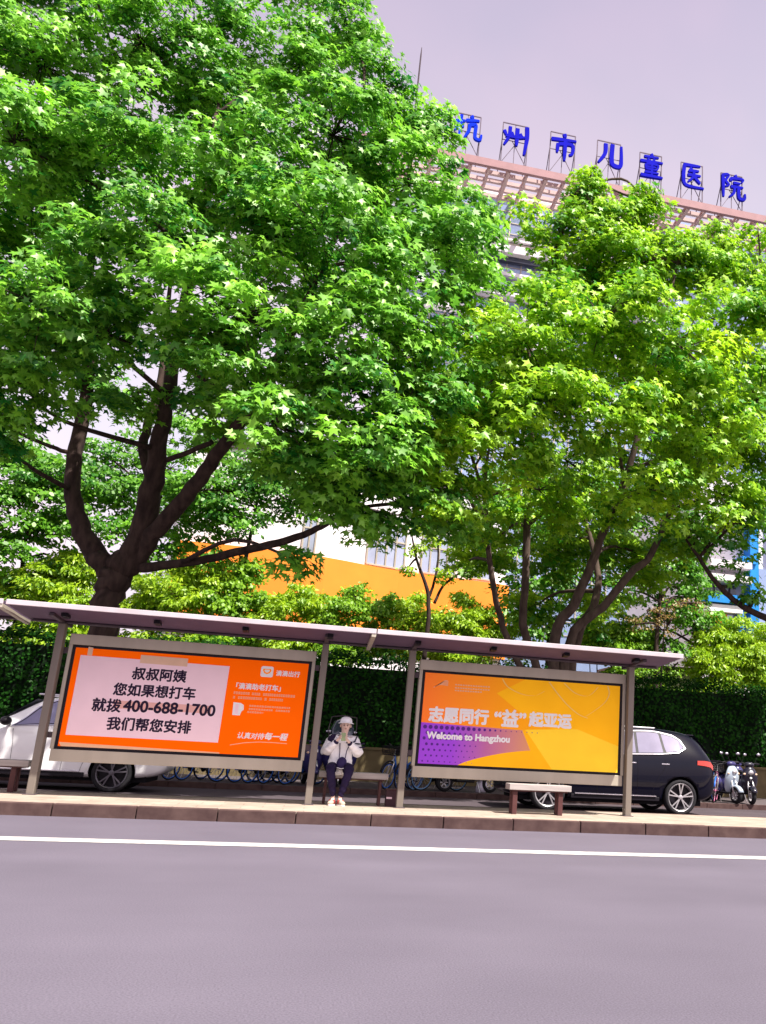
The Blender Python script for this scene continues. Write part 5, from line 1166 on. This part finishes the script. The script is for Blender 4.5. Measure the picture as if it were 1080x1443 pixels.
# rooftop characters, brush strokes on a 100 grid (x right, y up): (points, width)
G = {
 '杭': [([(3, 66), (22, 70), (40, 74)], 9), ([(24, 95), (22, 60), (20, 8)], 9), ([(22, 62), (10, 42), (2, 30)], 8), ([(24, 60), (34, 46)], 8), ([(60, 98), (68, 88)], 10), ([(42, 76), (66, 80), (92, 84)], 9), ([(56, 62), (55, 38), (40, 8)], 9), ([(56, 60), (72, 64), (80, 60), (79, 30), (82, 12), (100, 10), (103, 30)], 10)],
 '州': [([(6, 70), (12, 58), (10, 52)], 9), ([(28, 88), (26, 50), (8, 12)], 10), ([(34, 66), (42, 54)], 9), ([(56, 86), (56, 16)], 12), ([(66, 66), (76, 54)], 9), ([(92, 98), (94, 50), (86, -14)], 12), ([(12, 50), (56, 50), (90, 56)], 9)],
 '市': [([(52, 100), (58, 86)], 11), ([(4, 72), (50, 76), (100, 80)], 10), ([(30, 58), (28, 22)], 10), ([(32, 56), (84, 62), (86, 28), (74, 20)], 10), ([(58, 76), (57, -6)], 11)],
 '儿': [([(34, 92), (32, 50), (6, 8)], 12), ([(62, 94), (60, 30), (68, 8), (96, 8), (100, 40), (98, 92)], 13)],
 '童': [([(48, 102), (56, 92)], 9), ([(18, 86), (82, 90)], 8), ([(34, 80), (40, 70)], 8), ([(64, 82), (58, 70)], 8), ([(2, 64), (100, 70)], 9), ([(26, 54), (28, 30)], 8), ([(28, 54), (78, 56), (74, 32)], 8), ([(30, 42), (72, 44)], 7), ([(28, 32), (74, 33)], 7), ([(52, 56), (52, 2)], 8), ([(22, 18), (82, 20)], 8), ([(4, 2), (100, 4)], 10)],
 '医': [([(10, 92), (84, 96)], 10), ([(14, 92), (10, 40), (22, 4), (100, 2)], 11), ([(46, 84), (32, 64)], 9), ([(38, 70), (78, 74)], 9), ([(28, 50), (86, 54)], 9), ([(56, 72), (52, 44), (30, 20)], 9), ([(56, 48), (84, 20)], 10)],
 '院': [([(8, 96), (10, -2)], 10), ([(10, 94), (32, 96), (20, 70), (34, 54), (18, 44)], 9), ([(62, 102), (68, 92)], 9), ([(44, 72), (46, 84), (96, 88), (92, 74)], 9), ([(54, 66), (86, 68)], 8), ([(42, 48), (98, 52)], 9), ([(60, 48), (56, 22), (36, 2)], 9), ([(78, 50), (78, 16), (84, 2), (104, 4), (106, 26)], 11)]}
pos = [(659, 181, 40), (726, 195, 40), (793, 208, 40), (858, 219, 38), (917, 235, 36), (975, 249, 36), (1031, 264, 36)]
for (ch, strokes), (px, py, hpx) in zip(G.items(), pos):
    c = at(px, py, HYB+.2); dist = (c-CAM).dot(FWD); h = hpx*dist/FPX*1.02; w = h*.92
    root = empty('rooftop_character', (c.x, HYB+.2, ZB+.25), 0, f'blue brush style character {ch} on a thin frame on the tower roof', 'sign letter', 'rooftop sign characters')
    zc = c.z-ZB-.25
    g = MB()
    for si, (pts, wd) in enumerate(strokes):
        s_ = spline([(a/100-.5, b_/100-.5, 0) for a, b_ in pts], 5); n_ = len(s_)
        fr_ = []
        for i, p in enumerate(s_):
            d = (s_[min(i+1, n_-1)]-s_[max(i-1, 0)]).normalized(); nr = Vector((-d.y, d.x, 0)); t_ = i/(n_-1)
            ww = wd/200*(1.15-.55*t_+.25*abs(math.sin(3*t_)))*1.12
            fr_.append(((p+nr*ww), (p-nr*ww)))
        vs = []; fs = []
        for a, b_ in fr_:
            for y in (-.30-.004*si, -.06+.004*si): vs += [(a.x*w, y, zc+a.y*h), (b_.x*w, y, zc+b_.y*h)]
        for i in range(n_-1):
            k = i*4; fs += [(k, k+1, k+5, k+4), (k+2, k+6, k+7, k+3), (k, k+4, k+6, k+2), (k+1, k+3, k+7, k+5)]
        fs += [(0, 2, 3, 1), ((n_-1)*4, (n_-1)*4+1, (n_-1)*4+3, (n_-1)*4+2)]
        g.add(vs, fs)
    g.build('character', 'blue2' if ch == '杭' else 'blue', root)
    f = MB(); zt_ = zc+h*.56; zb_ = 0.0; hw = w*.48; zm = zc-h*.12
    for sx_ in (-1, 1):
        f.bar((sx_*hw, 0, zb_), (sx_*hw, 0, zt_), .09); f.bar((sx_*hw, 0, zc), (sx_*hw, 1.6, zb_), .07)
    f.bar((-hw, 0, zt_), (hw, 0, zt_), .09); f.bar((0, .02, zb_), (0, .02, zt_), .06); f.bar((-hw, 0, zm), (hw, 0, zm), .06)
    f.bar((-hw, .03, zb_), (hw*.2, .03, zm), .055); f.bar((hw, .03, zb_), (-hw*.2, .03, zm), .055)
    f.build('frame', 'frame', root)
